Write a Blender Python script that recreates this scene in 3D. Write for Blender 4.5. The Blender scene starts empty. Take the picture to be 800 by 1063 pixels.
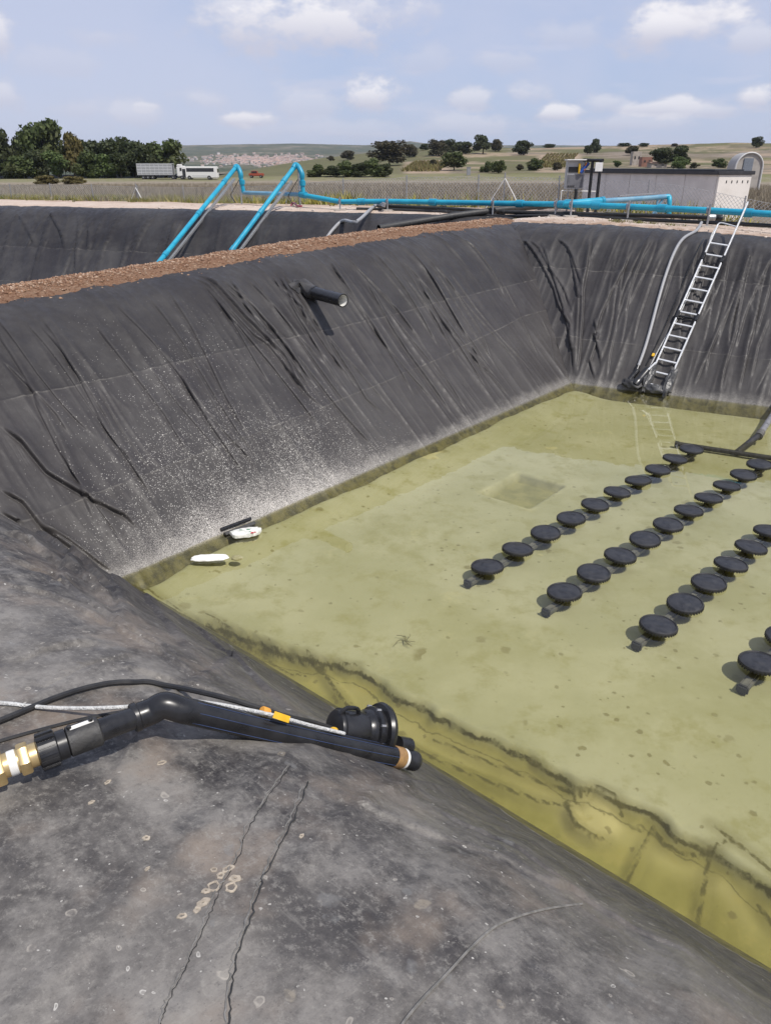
import bpy, bmesh, math, random
import numpy as np
from mathutils import Vector, Matrix
R = math.radians
sc = bpy.context.scene
COL = sc.collection
rng = np.random.default_rng(7)
random.seed(7)

# ------------------------------------------------------------------ camera
PITCH = R(25.1); CZ = 4.0; F = 770.0
cd = bpy.data.cameras.new('camera'); cam = bpy.data.objects.new('camera', cd); COL.objects.link(cam)
cam.location = (0, 0, CZ); cam.rotation_euler = (R(90) - PITCH, 0, 0)
cd.sensor_fit = 'VERTICAL'; cd.sensor_height = 24.0; cd.sensor_width = 24.0 * 800 / 1063
cd.lens = F / 1063 * 24.0
cd.clip_start = 0.05; cd.clip_end = 20000
sc.camera = cam

# ------------------------------------------------------------------ light
SUN_EL, SUN_AZ = R(58), R(133)          # azimuth clockwise from +Y
w = bpy.data.worlds.new('World'); sc.world = w; w.use_nodes = True
nt = w.node_tree; nt.nodes.clear()
def N(tree, typ, **kw):
    n = tree.nodes.new(typ)
    for k, v in kw.items(): setattr(n, k, v)
    return n
def math_n(tree, op, a, b=None, clamp=False):
    n = N(tree, 'ShaderNodeMath', operation=op); n.use_clamp = clamp
    for i, x in enumerate((a, b)):
        if x is None: continue
        if isinstance(x, (int, float)): n.inputs[i].default_value = x
        else: tree.links.new(x, n.inputs[i])
    return n.outputs[0]
def ramp(tree, fac, stops):
    n = N(tree, 'ShaderNodeMapRange', interpolation_type='SMOOTHSTEP')
    tree.links.new(fac, n.inputs['Value'])
    n.inputs['From Min'].default_value, n.inputs['From Max'].default_value, n.inputs['To Min'].default_value, n.inputs['To Max'].default_value = stops
    return n.outputs['Result']
def mixc(tree, fac, a, b, mode='MIX'):
    n = N(tree, 'ShaderNodeMix', data_type='RGBA', blend_type=mode)
    for i, x in ((0, fac), (6, a), (7, b)):
        if isinstance(x, (int, float)): n.inputs[i].default_value = x
        elif isinstance(x, (tuple, list)): n.inputs[i].default_value = (*x, 1) if len(x) == 3 else x
        else: tree.links.new(x, n.inputs[i])
    return n.outputs[2]
sky = N(nt, 'ShaderNodeTexSky', sky_type='NISHITA'); sky.sun_disc = False
sky.sun_elevation = SUN_EL; sky.sun_rotation = SUN_AZ; sky.altitude = 700; sky.air_density = 1.0; sky.dust_density = 1.4; sky.ozone_density = 1.5
tc = N(nt, 'ShaderNodeTexCoord')
sep = N(nt, 'ShaderNodeSeparateXYZ'); nt.links.new(tc.outputs['Generated'], sep.inputs[0])
X_, Y_, Z_ = sep.outputs
az = math_n(nt, 'ARCTAN2', X_, Y_)
el = math_n(nt, 'ARCSINE', Z_)
zc = math_n(nt, 'ADD', math_n(nt, 'MAXIMUM', Z_, 0.0), 0.10)
cmb = N(nt, 'ShaderNodeCombineXYZ')
nt.links.new(math_n(nt, 'DIVIDE', X_, zc), cmb.inputs[0]); nt.links.new(math_n(nt, 'DIVIDE', Y_, zc), cmb.inputs[1])
cn = N(nt, 'ShaderNodeTexNoise'); nt.links.new(cmb.outputs[0], cn.inputs['Vector'])
cn.inputs['Scale'].default_value = 1.25; cn.inputs['Detail'].default_value = 8; cn.inputs['Roughness'].default_value = 0.58
# angular noise to break up the clouds that stand alone
cmb2 = N(nt, 'ShaderNodeCombineXYZ'); nt.links.new(az, cmb2.inputs[0]); nt.links.new(math_n(nt, 'MULTIPLY', el, 1.7), cmb2.inputs[1])
cn2 = N(nt, 'ShaderNodeTexNoise'); nt.links.new(cmb2.outputs[0], cn2.inputs['Vector'])
cn2.inputs['Scale'].default_value = 14; cn2.inputs['Detail'].default_value = 7; cn2.inputs['Roughness'].default_value = 0.6
cn3 = N(nt, 'ShaderNodeTexNoise'); nt.links.new(cmb2.outputs[0], cn3.inputs['Vector'])
cn3.inputs['Scale'].default_value = 2.6; cn3.inputs['Detail'].default_value = 6; cn3.inputs['Roughness'].default_value = 0.55
# (x, y) in the photograph -> azimuth and elevation of a cloud; half sizes in the same pixels
CLOUDS = [(310, 22, 85, 34, 1.0), (250, 8, 40, 16, .8), (365, 12, 60, 22, .75), (690, 28, 55, 20, 1.0), (715, 18, 38, 18, 1.0), (600, 36, 34, 11, .4), (388, 100, 26, 17, .95), (262, 124, 28, 9, .9),
          (215, 104, 30, 13, .5), (315, 108, 34, 20, .5), (495, 103, 22, 14, .7), (545, 97, 20, 14, .6), (580, 118, 30, 9, .9), (625, 108, 22, 11, .6), (690, 112, 46, 12, .85), (782, 100, 20, 13, .95), (735, 114, 30, 10, .7),
          (90, 112, 26, 12, .4), (135, 120, 34, 14, .5), (150, 112, 12, 6, .7), (60, 64, 40, 14, .3), (105, 38, 30, 11, .35), (786, 40, 26, 14, .6), (-6, 35, 14, 22, .8), (0, 98, 18, 14, .6), (440, 62, 34, 14, .35), (518, 63, 30, 12, .4),
          (480, 130, 60, 12, .5), (350, 135, 80, 12, .4), (650, 128, 70, 10, .5)]
acc = None; shade = None
for (cx, cy, hw, hh, st) in CLOUDS:
    dx, dy = (cx - 400) / F, (531.5 - cy) / F
    d = Vector((dx, math.cos(PITCH) + dy * math.sin(PITCH), -math.sin(PITCH) + dy * math.cos(PITCH))).normalized()
    a0, e0 = math.atan2(d.x, d.y), math.asin(d.z)
    ka, ke = F * 0.93 / hw, F * 1.06 / hh
    u = math_n(nt, 'MULTIPLY', math_n(nt, 'SUBTRACT', az, a0), ka)
    v = math_n(nt, 'MULTIPLY', math_n(nt, 'SUBTRACT', el, e0), ke)
    q = math_n(nt, 'SQRT', math_n(nt, 'ADD', math_n(nt, 'MULTIPLY', u, u), math_n(nt, 'MULTIPLY', v, v)))
    q = math_n(nt, 'ADD', q, math_n(nt, 'MULTIPLY', math_n(nt, 'SUBTRACT', cn2.outputs['Fac'], 0.5), 3.2))
    m = math_n(nt, 'MULTIPLY', ramp(nt, q, (1.15, 0.3, 0, 1)), st)
    s_ = math_n(nt, 'MULTIPLY', m, ramp(nt, v, (-0.7, 0.5, 0, 1)))
    acc = m if acc is None else math_n(nt, 'MAXIMUM', acc, m)
    shade = s_ if shade is None else math_n(nt, 'MAXIMUM', shade, s_)
base_m = math_n(nt, 'MULTIPLY', ramp(nt, cn.outputs['Fac'], (0.43, 0.72, 0, 1)), 0.7)
veil = math_n(nt, 'MULTIPLY', ramp(nt, cn3.outputs['Fac'], (0.30, 0.62, 0.0, 1)), 0.62)
base_m = math_n(nt, 'MAXIMUM', base_m, veil)
blue = N(nt, 'ShaderNodeMix', data_type='RGBA', blend_type='MULTIPLY'); blue.inputs[0].default_value = 1.0
nt.links.new(sky.outputs[0], blue.inputs[6]); blue.inputs[7].default_value = (1.0, 0.98, 1.05, 1)
SKYGREY = (5.4, 5.7, 7.0); CLOUD_DARK = (6.1, 6.1, 7.2); CLOUD_LIT = (9.5, 9.3, 9.6)
skyc = mixc(nt, 0.7, blue.outputs[2], (5.0, 5.95, 8.5))
skyc = mixc(nt, math_n(nt, 'MULTIPLY', base_m, 0.8), skyc, (6.5, 6.65, 8.0))
cl = mixc(nt, shade, CLOUD_DARK, CLOUD_LIT)
skyc = mixc(nt, math_n(nt, 'MULTIPLY', acc, 0.9), skyc, cl)
bg = N(nt, 'ShaderNodeBackground'); bg.inputs['Strength'].default_value = 0.1
nt.links.new(skyc, bg.inputs['Color'])
wo = N(nt, 'ShaderNodeOutputWorld'); nt.links.new(bg.outputs[0], wo.inputs['Surface'])

sd = bpy.data.lights.new('sun', 'SUN'); sd.energy = 4.2; sd.angle = R(0.53); sd.color = (1.0, 0.95, 0.88)
sun = bpy.data.objects.new('sun', sd); COL.objects.link(sun)
to_sun = Vector((math.sin(SUN_AZ) * math.cos(SUN_EL), math.cos(SUN_AZ) * math.cos(SUN_EL), math.sin(SUN_EL)))
sun.rotation_euler = to_sun.to_track_quat('Z', 'Y').to_euler(); sun.location = (30, -30, 50)
sc.view_settings.view_transform = 'Standard'; sc.view_settings.look = 'None'
sc.view_settings.exposure = 0.0; sc.view_settings.gamma = 1.0
sc.view_settings.use_curve_mapping = False
sc.cycles.max_bounces = 8; sc.cycles.transparent_max_bounces = 16

# ------------------------------------------------------------------ helpers
def ray(px, py):
    x, y = (px - 400) / F, (531.5 - py) / F
    return np.array([x, math.cos(PITCH) + y * math.sin(PITCH), -math.sin(PITCH) + y * math.cos(PITCH)])
CAMP = np.array([0, 0, CZ])
def at_z(px, py, z):
    d = ray(px, py); return CAMP + d * ((z - CZ) / d[2])
def at_D(px, py, D): return CAMP + ray(px, py) * D
def march(px, py, fn, d0=0.5, d1=60.0, n=6000, logs=False):
    d = ray(px, py)
    t = np.geomspace(d0, d1, n) if logs else np.linspace(d0, d1, n)
    P = CAMP[None] + d[None] * t[:, None]
    below = P[:, 2] < fn(P[:, 0], P[:, 1])
    i = int(np.argmax(below)) if below.any() else n - 1
    return P[i].copy()

WPOS = {}
def wpos(o):
    return WPOS.get(o.name, Vector((0, 0, 0)))
def tag(o, label=None, cat=None, group=None, kind=None):
    for k, v in (('label', label), ('category', cat), ('group', group), ('kind', kind)):
        if v: o[k] = v
    return o
def thing(name, label, cat, loc=(0, 0, 0), group=None, rz=0.0):
    o = bpy.data.objects.new(name, None); COL.objects.link(o); o.empty_display_size = 0.1
    o.location = Vector(loc); o.rotation_euler = (0, 0, rz)
    WPOS[o.name] = Vector(loc)
    return tag(o, label, cat, group)
def dup(root, loc, rz=0.0, scale=None, label=None, group=None):
    r = root.copy(); COL.objects.link(r); r.location = Vector(loc); r.rotation_euler = (0, 0, rz)
    if scale is not None: r.scale = scale
    if label: r['label'] = label
    if group: r['group'] = group
    WPOS[r.name] = Vector(loc)
    for ch in list(root.children):
        c = ch.copy(); COL.objects.link(c); c.parent = r
        for g in list(ch.children):
            e = g.copy(); COL.objects.link(e); e.parent = c
    return r

class MB:
    def __init__(s): s.v = []; s.f = []
    def add(s, V, Fc):
        o = len(s.v); s.v += [tuple(map(float, p)) for p in V]; s.f += [tuple(i + o for i in q) for q in Fc]; return s
    def box(s, c, size, M=None):
        hx, hy, hz = [q / 2 for q in size]
        P = [Vector((x, y, z)) for z in (-hz, hz) for (x, y) in ((-hx, -hy), (hx, -hy), (hx, hy), (-hx, hy))]
        if M is not None: P = [M @ p for p in P]
        P = [p + Vector(c) for p in P]
        return s.add(P, [(3, 2, 1, 0), (4, 5, 6, 7), (0, 1, 5, 4), (1, 2, 6, 5), (2, 3, 7, 6), (3, 0, 4, 7)])
    def bbox(s, c, size, b=0.01, M=None):       # box with chamfered vertical and top edges
        bm = bmesh.new(); bmesh.ops.create_cube(bm, size=1.0)
        for v in bm.verts: v.co = Vector((v.co.x * size[0], v.co.y * size[1], v.co.z * size[2]))
        bmesh.ops.bevel(bm, geom=bm.edges[:], offset=b, segments=2, affect='EDGES')
        bm.verts.index_update()
        P = [(M @ v.co if M is not None else v.co) + Vector(c) for v in bm.verts]
        Fc = [[v.index for v in f.verts] for f in bm.faces]; bm.free()
        return s.add(P, Fc)
    def tube(s, pts, r, n=10, caps=True, closed=False):
        pts = [Vector(p) for p in pts]; m = len(pts)
        rs = r if isinstance(r, (list, tuple)) else [r] * m
        V = []; prev = None
        for i, p in enumerate(pts):
            a = pts[max(i - 1, 0)]; b = pts[min(i + 1, m - 1)]
            t = (b - a).normalized()
            if prev is None:
                u = t.cross(Vector((0, 0, 1)))
                if u.length < 1e-4: u = t.cross(Vector((1, 0, 0)))
                u.normalize()
            else:
                u = (prev - t * prev.dot(t))
                if u.length < 1e-6: u = t.orthogonal()
                u.normalize()
            prev = u; q = t.cross(u)
            for k in range(n):
                a_ = 2 * math.pi * k / n
                V.append(p + (u * math.cos(a_) + q * math.sin(a_)) * rs[i])
        Fc = [(i * n + k, i * n + (k + 1) % n, (i + 1) * n + (k + 1) % n, (i + 1) * n + k) for i in range(m - 1) for k in range(n)]
        if caps: Fc += [tuple(range(n))[::-1], tuple((m - 1) * n + k for k in range(n))]
        return s.add(V, Fc)
    def lathe(s, prof, n=24, c=(0, 0, 0), axis=(0, 0, 1), cap=True):
        ax = Vector(axis).normalized(); u = ax.orthogonal().normalized(); q = ax.cross(u); V = []
        for (r, z) in prof:
            for k in range(n):
                a = 2 * math.pi * k / n
                V.append(Vector(c) + ax * z + (u * math.cos(a) + q * math.sin(a)) * r)
        m = len(prof)
        Fc = [(i * n + k, i * n + (k + 1) % n, (i + 1) * n + (k + 1) % n, (i + 1) * n + k) for i in range(m - 1) for k in range(n)]
        if cap: Fc += [tuple(range(n))[::-1], tuple((m - 1) * n + k for k in range(n))]
        return s.add(V, Fc)
    def build(s, name, mat, parent=None, smooth=True, angle=40):
        me = bpy.data.meshes.new(name)
        off = wpos(parent) if parent is not None else Vector((0, 0, 0))
        me.from_pydata([(p[0] - off.x, p[1] - off.y, p[2] - off.z) for p in s.v], [], s.f); me.update()
        bm = bmesh.new(); bm.from_mesh(me); bmesh.ops.recalc_face_normals(bm, faces=bm.faces); bm.to_mesh(me); bm.free()
        o = bpy.data.objects.new(name, me); COL.objects.link(o)
        if mat: me.materials.append(mat)
        if smooth:
            me.polygons.foreach_set('use_smooth', [True] * len(me.polygons))
            try: me.set_sharp_from_angle(angle=R(angle))
            except Exception: pass
        if parent is not None:
            o.parent = parent; WPOS[o.name] = off
        return o
def np_mesh(name, V, Q, mat, smooth=True, attrs=None, parent=None):
    me = bpy.data.meshes.new(name); k = Q.shape[1]
    if parent is not None: V = V - np.array(wpos(parent))[None]
    me.vertices.add(len(V)); me.vertices.foreach_set('co', V.astype(np.float32).ravel())
    me.loops.add(Q.size); me.loops.foreach_set('vertex_index', Q.astype(np.int32).ravel())
    me.polygons.add(len(Q)); me.polygons.foreach_set('loop_start', np.arange(0, Q.size, k, dtype=np.int32))
    if smooth: me.polygons.foreach_set('use_smooth', np.ones(len(Q), dtype=bool))
    me.update(calc_edges=True); me.validate()
    for an, av in (attrs or {}).items():
        a = me.attributes.new(an, 'FLOAT', 'POINT'); a.data.foreach_set('value', av.astype(np.float32).ravel())
    if mat: me.materials.append(mat)
    o = bpy.data.objects.new(name, me); COL.objects.link(o)
    if parent is not None: o.parent = parent; WPOS[o.name] = wpos(parent)
    return o
def grid_q(nu, nv):
    i = np.arange((nu - 1) * (nv - 1)); a = (i // (nv - 1)) * nv + i % (nv - 1)
    return np.stack([a, a + nv, a + nv + 1, a + 1], 1)
def vnoise(x, y, seed=0):
    xi, yi = np.floor(x).astype(np.int64), np.floor(y).astype(np.int64); fx, fy = x - xi, y - yi
    fx = fx * fx * (3 - 2 * fx); fy = fy * fy * (3 - 2 * fy)
    def h(i, j):
        n = (i * 374761393 + j * 668265263 + seed * 974711) & 0xffffffff
        n = ((n ^ (n >> 13)) * 1274126177) & 0xffffffff
        return ((n ^ (n >> 16)) & 0xffff) / 65535.0
    return (h(xi, yi) * (1 - fx) + h(xi + 1, yi) * fx) * (1 - fy) + (h(xi, yi + 1) * (1 - fx) + h(xi + 1, yi + 1) * fx) * fy
def fbm(x, y, seed=0, o=4):
    s = 0; a = 0.5
    for k in range(o): s = s + a * (vnoise(x * 2 ** k, y * 2 ** k, seed + k) - 0.5); a *= 0.5
    return s
def sstep(a, b, x):
    t = np.clip((x - a) / (b - a), 0, 1); return t * t * (3 - 2 * t)
def hermite(xs, ys):
    xs, ys = np.array(xs, float), np.array(ys, float); m = np.gradient(ys, xs)
    def f(x):
        x = np.clip(x, xs[0], xs[-1]); i = np.clip(np.searchsorted(xs, x) - 1, 0, len(xs) - 2)
        h = xs[i + 1] - xs[i]; t = (x - xs[i]) / h
        return (2*t**3 - 3*t**2 + 1) * ys[i] + (t**3 - 2*t**2 + t) * h * m[i] + (-2*t**3 + 3*t**2) * ys[i+1] + (t**3 - t**2) * h * m[i+1]
    return f

# ------------------------------------------------------------------ materials
def mat(name, c1, c2=None, rough=0.6, scale=8.0, bump=0.0, bscale=60.0, metal=0.0, detail=5, spec=0.5, contrast=(0.35, 0.65), spots=None, coat=0.0, emis=None, trans=0.0):
    m = bpy.data.materials.new(name); m.use_nodes = True; t = m.node_tree
    b = t.nodes['Principled BSDF']; b.inputs['Roughness'].default_value = rough; b.inputs['Metallic'].default_value = metal
    b.inputs['Specular IOR Level'].default_value = spec; b.inputs['Coat Weight'].default_value = coat
    co = N(t, 'ShaderNodeTexCoord').outputs['Object']
    if c2 is None: c2 = tuple(q * 0.8 for q in c1)
    n = N(t, 'ShaderNodeTexNoise'); t.links.new(co, n.inputs['Vector']); n.inputs['Scale'].default_value = scale; n.inputs['Detail'].default_value = detail; n.inputs['Roughness'].default_value = 0.6
    col = mixc(t, ramp(t, n.outputs['Fac'], (*contrast, 0, 1)), c1, c2)
    if spots:
        c3, ssc, thr = spots
        n3 = N(t, 'ShaderNodeTexNoise'); t.links.new(co, n3.inputs['Vector']); n3.inputs['Scale'].default_value = ssc; n3.inputs['Detail'].default_value = 3
        col = mixc(t, ramp(t, n3.outputs['Fac'], (thr, thr + 0.08, 0, 1)), col, c3)
    t.links.new(col, b.inputs['Base Color'])
    rn = ramp(t, n.outputs['Fac'], (0.2, 0.8, max(rough - 0.1, 0.02), min(rough + 0.12, 1))); t.links.new(rn, b.inputs['Roughness'])
    if bump:
        n2 = N(t, 'ShaderNodeTexNoise'); t.links.new(co, n2.inputs['Vector']); n2.inputs['Scale'].default_value = bscale; n2.inputs['Detail'].default_value = 6
        bp = N(t, 'ShaderNodeBump'); bp.inputs['Strength'].default_value = bump; bp.inputs['Distance'].default_value = 0.02
        t.links.new(n2.outputs['Fac'], bp.inputs['Height']); t.links.new(bp.outputs[0], b.inputs['Normal'])
    return m
def leaf_mat(name, c1, c2, c3, rough=0.6):
    m = bpy.data.materials.new(name); m.use_nodes = True; t = m.node_tree
    b = t.nodes['Principled BSDF']; b.inputs['Roughness'].default_value = rough; b.inputs['Specular IOR Level'].default_value = 0.25
    g = N(t, 'ShaderNodeNewGeometry'); co = N(t, 'ShaderNodeTexCoord').outputs['Object']
    n = N(t, 'ShaderNodeTexNoise'); t.links.new(co, n.inputs['Vector']); n.inputs['Scale'].default_value = 0.5; n.inputs['Detail'].default_value = 2
    col = mixc(t, g.outputs['Random Per Island'], c1, c2)
    col = mixc(t, ramp(t, n.outputs['Fac'], (0.48, 0.68, 0, 0.8)), col, c3)
    t.links.new(col, b.inputs['Base Color'])
    tr = N(t, 'ShaderNodeBsdfTranslucent'); t.links.new(col, tr.inputs['Color'])
    mx = N(t, 'ShaderNodeMixShader'); mx.inputs[0].default_value = 0.25
    t.links.new(b.outputs[0], mx.inputs[1]); t.links.new(tr.outputs[0], mx.inputs[2])
    t.links.new(mx.outputs[0], t.nodes['Material Output'].inputs['Surface'])
    return m

def liner_mat(name, dark, light, dust, dust_amt, splat=False, patches=False, seams=True, band=0.24):
    """geomembrane: fine mottling, weld seams, lime splashes above the water and a deposit band at the water line"""
    m = bpy.data.materials.new(name); m.use_nodes = True; t = m.node_tree; L = t.links.new
    b = t.nodes['Principled BSDF']; b.inputs['Specular IOR Level'].default_value = 0.26
    co = N(t, 'ShaderNodeTexCoord').outputs['Object']
    def noise(sc_, det=5, ro=0.6, vec=co):
        n = N(t, 'ShaderNodeTexNoise'); L(vec, n.inputs['Vector']); n.inputs['Scale'].default_value = sc_; n.inputs['Detail'].default_value = det; n.inputs['Roughness'].default_value = ro
        return n.outputs['Fac']
    def attr(a):
        n = N(t, 'ShaderNodeAttribute', attribute_name=a); return n.outputs['Fac']
    S, T, P1, P2 = attr('slope'), attr('along'), attr('seam_a'), attr('seam_b')
    cv = N(t, 'ShaderNodeCombineXYZ'); L(math_n(t, 'MULTIPLY', T, 5.0), cv.inputs[0]); L(math_n(t, 'MULTIPLY', S, 0.45), cv.inputs[1])
    streak = noise(1.6, 5, 0.65, cv.outputs[0])
    col = mixc(t, ramp(t, noise(1.3, 6, 0.65), (0.3, 0.7, 0, 1)), dark, light)
    col = mixc(t, ramp(t, streak, (0.5, 0.75, 0, 0.35 * dust_amt)), col, dust)
    if seams:
        col = mixc(t, ramp(t, P1, (-0.004, 0.004, 0, 0.55)), col, tuple(q * 0.6 for q in dark))
        col = mixc(t, ramp(t, P2, (0.004, -0.004, 0, 0.22)), col, tuple(q * 1.0 for q in (dust[0] * .55, dust[1] * .52, dust[2] * .5)))
        for P in (P1, P2):
            a = math_n(t, 'ABSOLUTE', P)
            col = mixc(t, math_n(t, 'MULTIPLY', ramp(t, a, (0.014, 0.004, 0, 1)), ramp(t, noise(6), (0.4, 0.65, 0.08, 0.6))), col, (0.14, 0.13, 0.115))
    if dust_amt > 0:
        dn = math_n(t, 'MULTIPLY', ramp(t, noise(0.9, 7, 0.7), (0.38, 0.68, 0, 1)), dust_amt)
        if patches: dn = math_n(t, 'MULTIPLY', dn, ramp(t, S, (0.8, 3.0, 0.12, 1)))
        col = mixc(t, dn, col, dust)
        col = mixc(t, math_n(t, 'MULTIPLY', ramp(t, noise(16, 6, 0.75), (0.52, 0.74, 0, 1)), 0.35 * dust_amt), col, tuple(q * 1.5 for q in dust))
    if patches:
        gr = noise(95, 4, 0.75); gr2 = noise(38, 6, 0.8)
        cv2 = N(t, 'ShaderNodeCombineXYZ'); L(math_n(t, 'MULTIPLY', T, 3.0), cv2.inputs[0]); L(math_n(t, 'MULTIPLY', S, 14.0), cv2.inputs[1])
        gr3 = noise(1.5, 6, 0.7, cv2.outputs[0])
        up = ramp(t, S, (1.3, 3.4, 0.10, 1.1))
        dn2 = math_n(t, 'MULTIPLY', ramp(t, noise(3.4, 8, 0.72), (0.42, 0.66, 0, 0.8)), up)
        col = mixc(t, dn2, col, (0.225, 0.21, 0.19))
        dn3 = math_n(t, 'MULTIPLY', ramp(t, noise(2.3, 4, 0.6), (0.5, 0.7, 0, 0.6)), up)
        col = mixc(t, dn3, col, (0.24, 0.195, 0.155))
        dn4 = ramp(t, noise(5.5, 6, 0.6), (0.58, 0.72, 0, 0.5))
        col = mixc(t, dn4, col, (0.045, 0.045, 0.05))
        col = mixc(t, math_n(t, 'MULTIPLY', ramp(t, gr2, (0.5, 0.68, 0, 0.6)), up), col, (0.25, 0.235, 0.21))
        col = mixc(t, ramp(t, gr2, (0.46, 0.30, 0, 0.4)), col, (0.035, 0.034, 0.035))
        col = mixc(t, math_n(t, 'MULTIPLY', ramp(t, gr3, (0.52, 0.74, 0, 0.4)), up), col, (0.25, 0.235, 0.21))
        col = mixc(t, math_n(t, 'MULTIPLY', ramp(t, gr, (0.60, 0.72, 0, 0.5)), up), col, (0.28, 0.26, 0.235))
        col = mixc(t, ramp(t, gr, (0.40, 0.28, 0, 0.5)), col, (0.03, 0.03, 0.03))
        # ring-shaped dried drops and chips
        wv = N(t, 'ShaderNodeTexNoise'); L(co, wv.inputs['Vector']); wv.inputs['Scale'].default_value = 14
        wa = N(t, 'ShaderNodeMix', data_type='VECTOR'); wa.inputs[0].default_value = 0.06; L(co, wa.inputs[4]); L(wv.outputs['Color'], wa.inputs[5])
        for (vs, thr, r0, r1, cc, am) in ((7.0, 0.86, 0.16, 0.05, (0.30, 0.26, 0.20), 0.5), (22.0, 0.86, 0.26, 0.12, (0.36, 0.33, 0.285), 0.7), (60.0, 0.90, 0.28, 0.12, (0.46, 0.44, 0.40), 0.9), (11.0, 0.83, 0.34, 0.05, (0.19, 0.19, 0.185), 0.35)):
            vo = N(t, 'ShaderNodeTexVoronoi'); L(wa.outputs[1], vo.inputs['Vector']); vo.inputs['Scale'].default_value = vs; vo.inputs['Randomness'].default_value = 1.0
            sx = N(t, 'ShaderNodeSeparateXYZ'); L(vo.outputs['Color'], sx.inputs[0])
            on = math_n(t, 'GREATER_THAN', sx.outputs[0], thr)
            rs = math_n(t, 'MULTIPLY', vo.outputs['Distance'], math_n(t, 'ADD', math_n(t, 'MULTIPLY', sx.outputs[1], 2.2), 0.7))
            dd = ramp(t, rs, (r0, r0 * 0.8, 0, 1))
            inner = ramp(t, rs, (r1, r1 * 1.5, 0.35, 1))
            k = math_n(t, 'MULTIPLY', math_n(t, 'MULTIPLY', on, dd), math_n(t, 'MULTIPLY', inner, am))
            k = math_n(t, 'MULTIPLY', k, ramp(t, noise(30, 4), (0.35, 0.55, 0.15, 1)))
            col = mixc(t, k, col, cc)
    # deposit band at the water line
    bn = math_n(t, 'ADD', S, math_n(t, 'MULTIPLY', math_n(t, 'SUBTRACT', noise(5, 6, 0.7), 0.5), 0.4))
    bd = math_n(t, 'MULTIPLY', ramp(t, bn, (band, 0.0, 0, 1)), ramp(t, noise(60, 4, 0.7), (0.38, 0.56, 0.25, 0.9)))
    col = mixc(t, math_n(t, 'MULTIPLY', bd, 0.8), col, (0.25, 0.235, 0.21))
    if splat:
        near = math_n(t, 'POWER', 2.718, math_n(t, 'MULTIPLY', math_n(t, 'POWER', math_n(t, 'DIVIDE', math_n(t, 'SUBTRACT', T, 2.1), 1.75), 2.0), -1.0)); near2 = ramp(t, T, (-1.2, 0.5, 0.6, 1))
        win = math_n(t, 'MULTIPLY', near, near2)
        fall = math_n(t, 'POWER', 2.718, math_n(t, 'MULTIPLY', math_n(t, 'MAXIMUM', S, 0.0), -1.25))
        cl_ = ramp(t, noise(1.3, 4), (0.36, 0.64, 0.2, 1.0))
        dens = math_n(t, 'MULTIPLY', math_n(t, 'MULTIPLY', fall, win), cl_)
        for (vs, sz, g) in ((24.0, 0.26, 0.34), (52.0, 0.35, 0.80), (100.0, 0.44, 1.25)):
            vo = N(t, 'ShaderNodeTexVoronoi'); L(co, vo.inputs['Vector']); vo.inputs['Scale'].default_value = vs
            sx = N(t, 'ShaderNodeSeparateXYZ'); L(vo.outputs['Color'], sx.inputs[0])
            on = ramp(t, math_n(t, 'SUBTRACT', sx.outputs[0], math_n(t, 'SUBTRACT', 1.0, math_n(t, 'MULTIPLY', dens, g))), (0.0, 0.02, 0, 1))
            dd = ramp(t, vo.outputs['Distance'], (sz, sz * 0.7, 0, 1))
            col = mixc(t, math_n(t, 'MULTIPLY', math_n(t, 'MULTIPLY', on, dd), 0.9), col, (0.48, 0.46, 0.42))
        thick = math_n(t, 'MULTIPLY', ramp(t, bn, (0.62, 0.0, 0, 1)), math_n(t, 'MULTIPLY', win, ramp(t, noise(85, 3, 0.6), (0.47, 0.55, 0, 0.95))))
        col = mixc(t, thick, col, (0.46, 0.43, 0.39))
    # algae just at and below the water line
    alg = mixc(t, ramp(t, noise(6, 6, 0.7), (0.36, 0.62, 0, 1)), (0.045, 0.043, 0.018), (0.135, 0.122, 0.045))
    col = mixc(t, ramp(t, S, (0.03, -0.04, 0, 0.92)), col, alg)
    L(col, b.inputs['Base Color'])
    L(ramp(t, noise(9, 5), (0.3, 0.7, 0.42, 0.64)), b.inputs['Roughness'])
    bp = N(t, 'ShaderNodeBump'); bp.inputs['Strength'].default_value = 0.5; bp.inputs['Distance'].default_value = 0.012
    h = math_n(t, 'ADD', math_n(t, 'MULTIPLY', noise(7, 5, 0.55), 0.8), math_n(t, 'MULTIPLY', streak, 1.3))
    h = math_n(t, 'ADD', h, math_n(t, 'MULTIPLY', noise(70, 4, 0.7), 0.12))
    L(h, bp.inputs['Height']); L(bp.outputs[0], b.inputs['Normal'])
    return m
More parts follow.
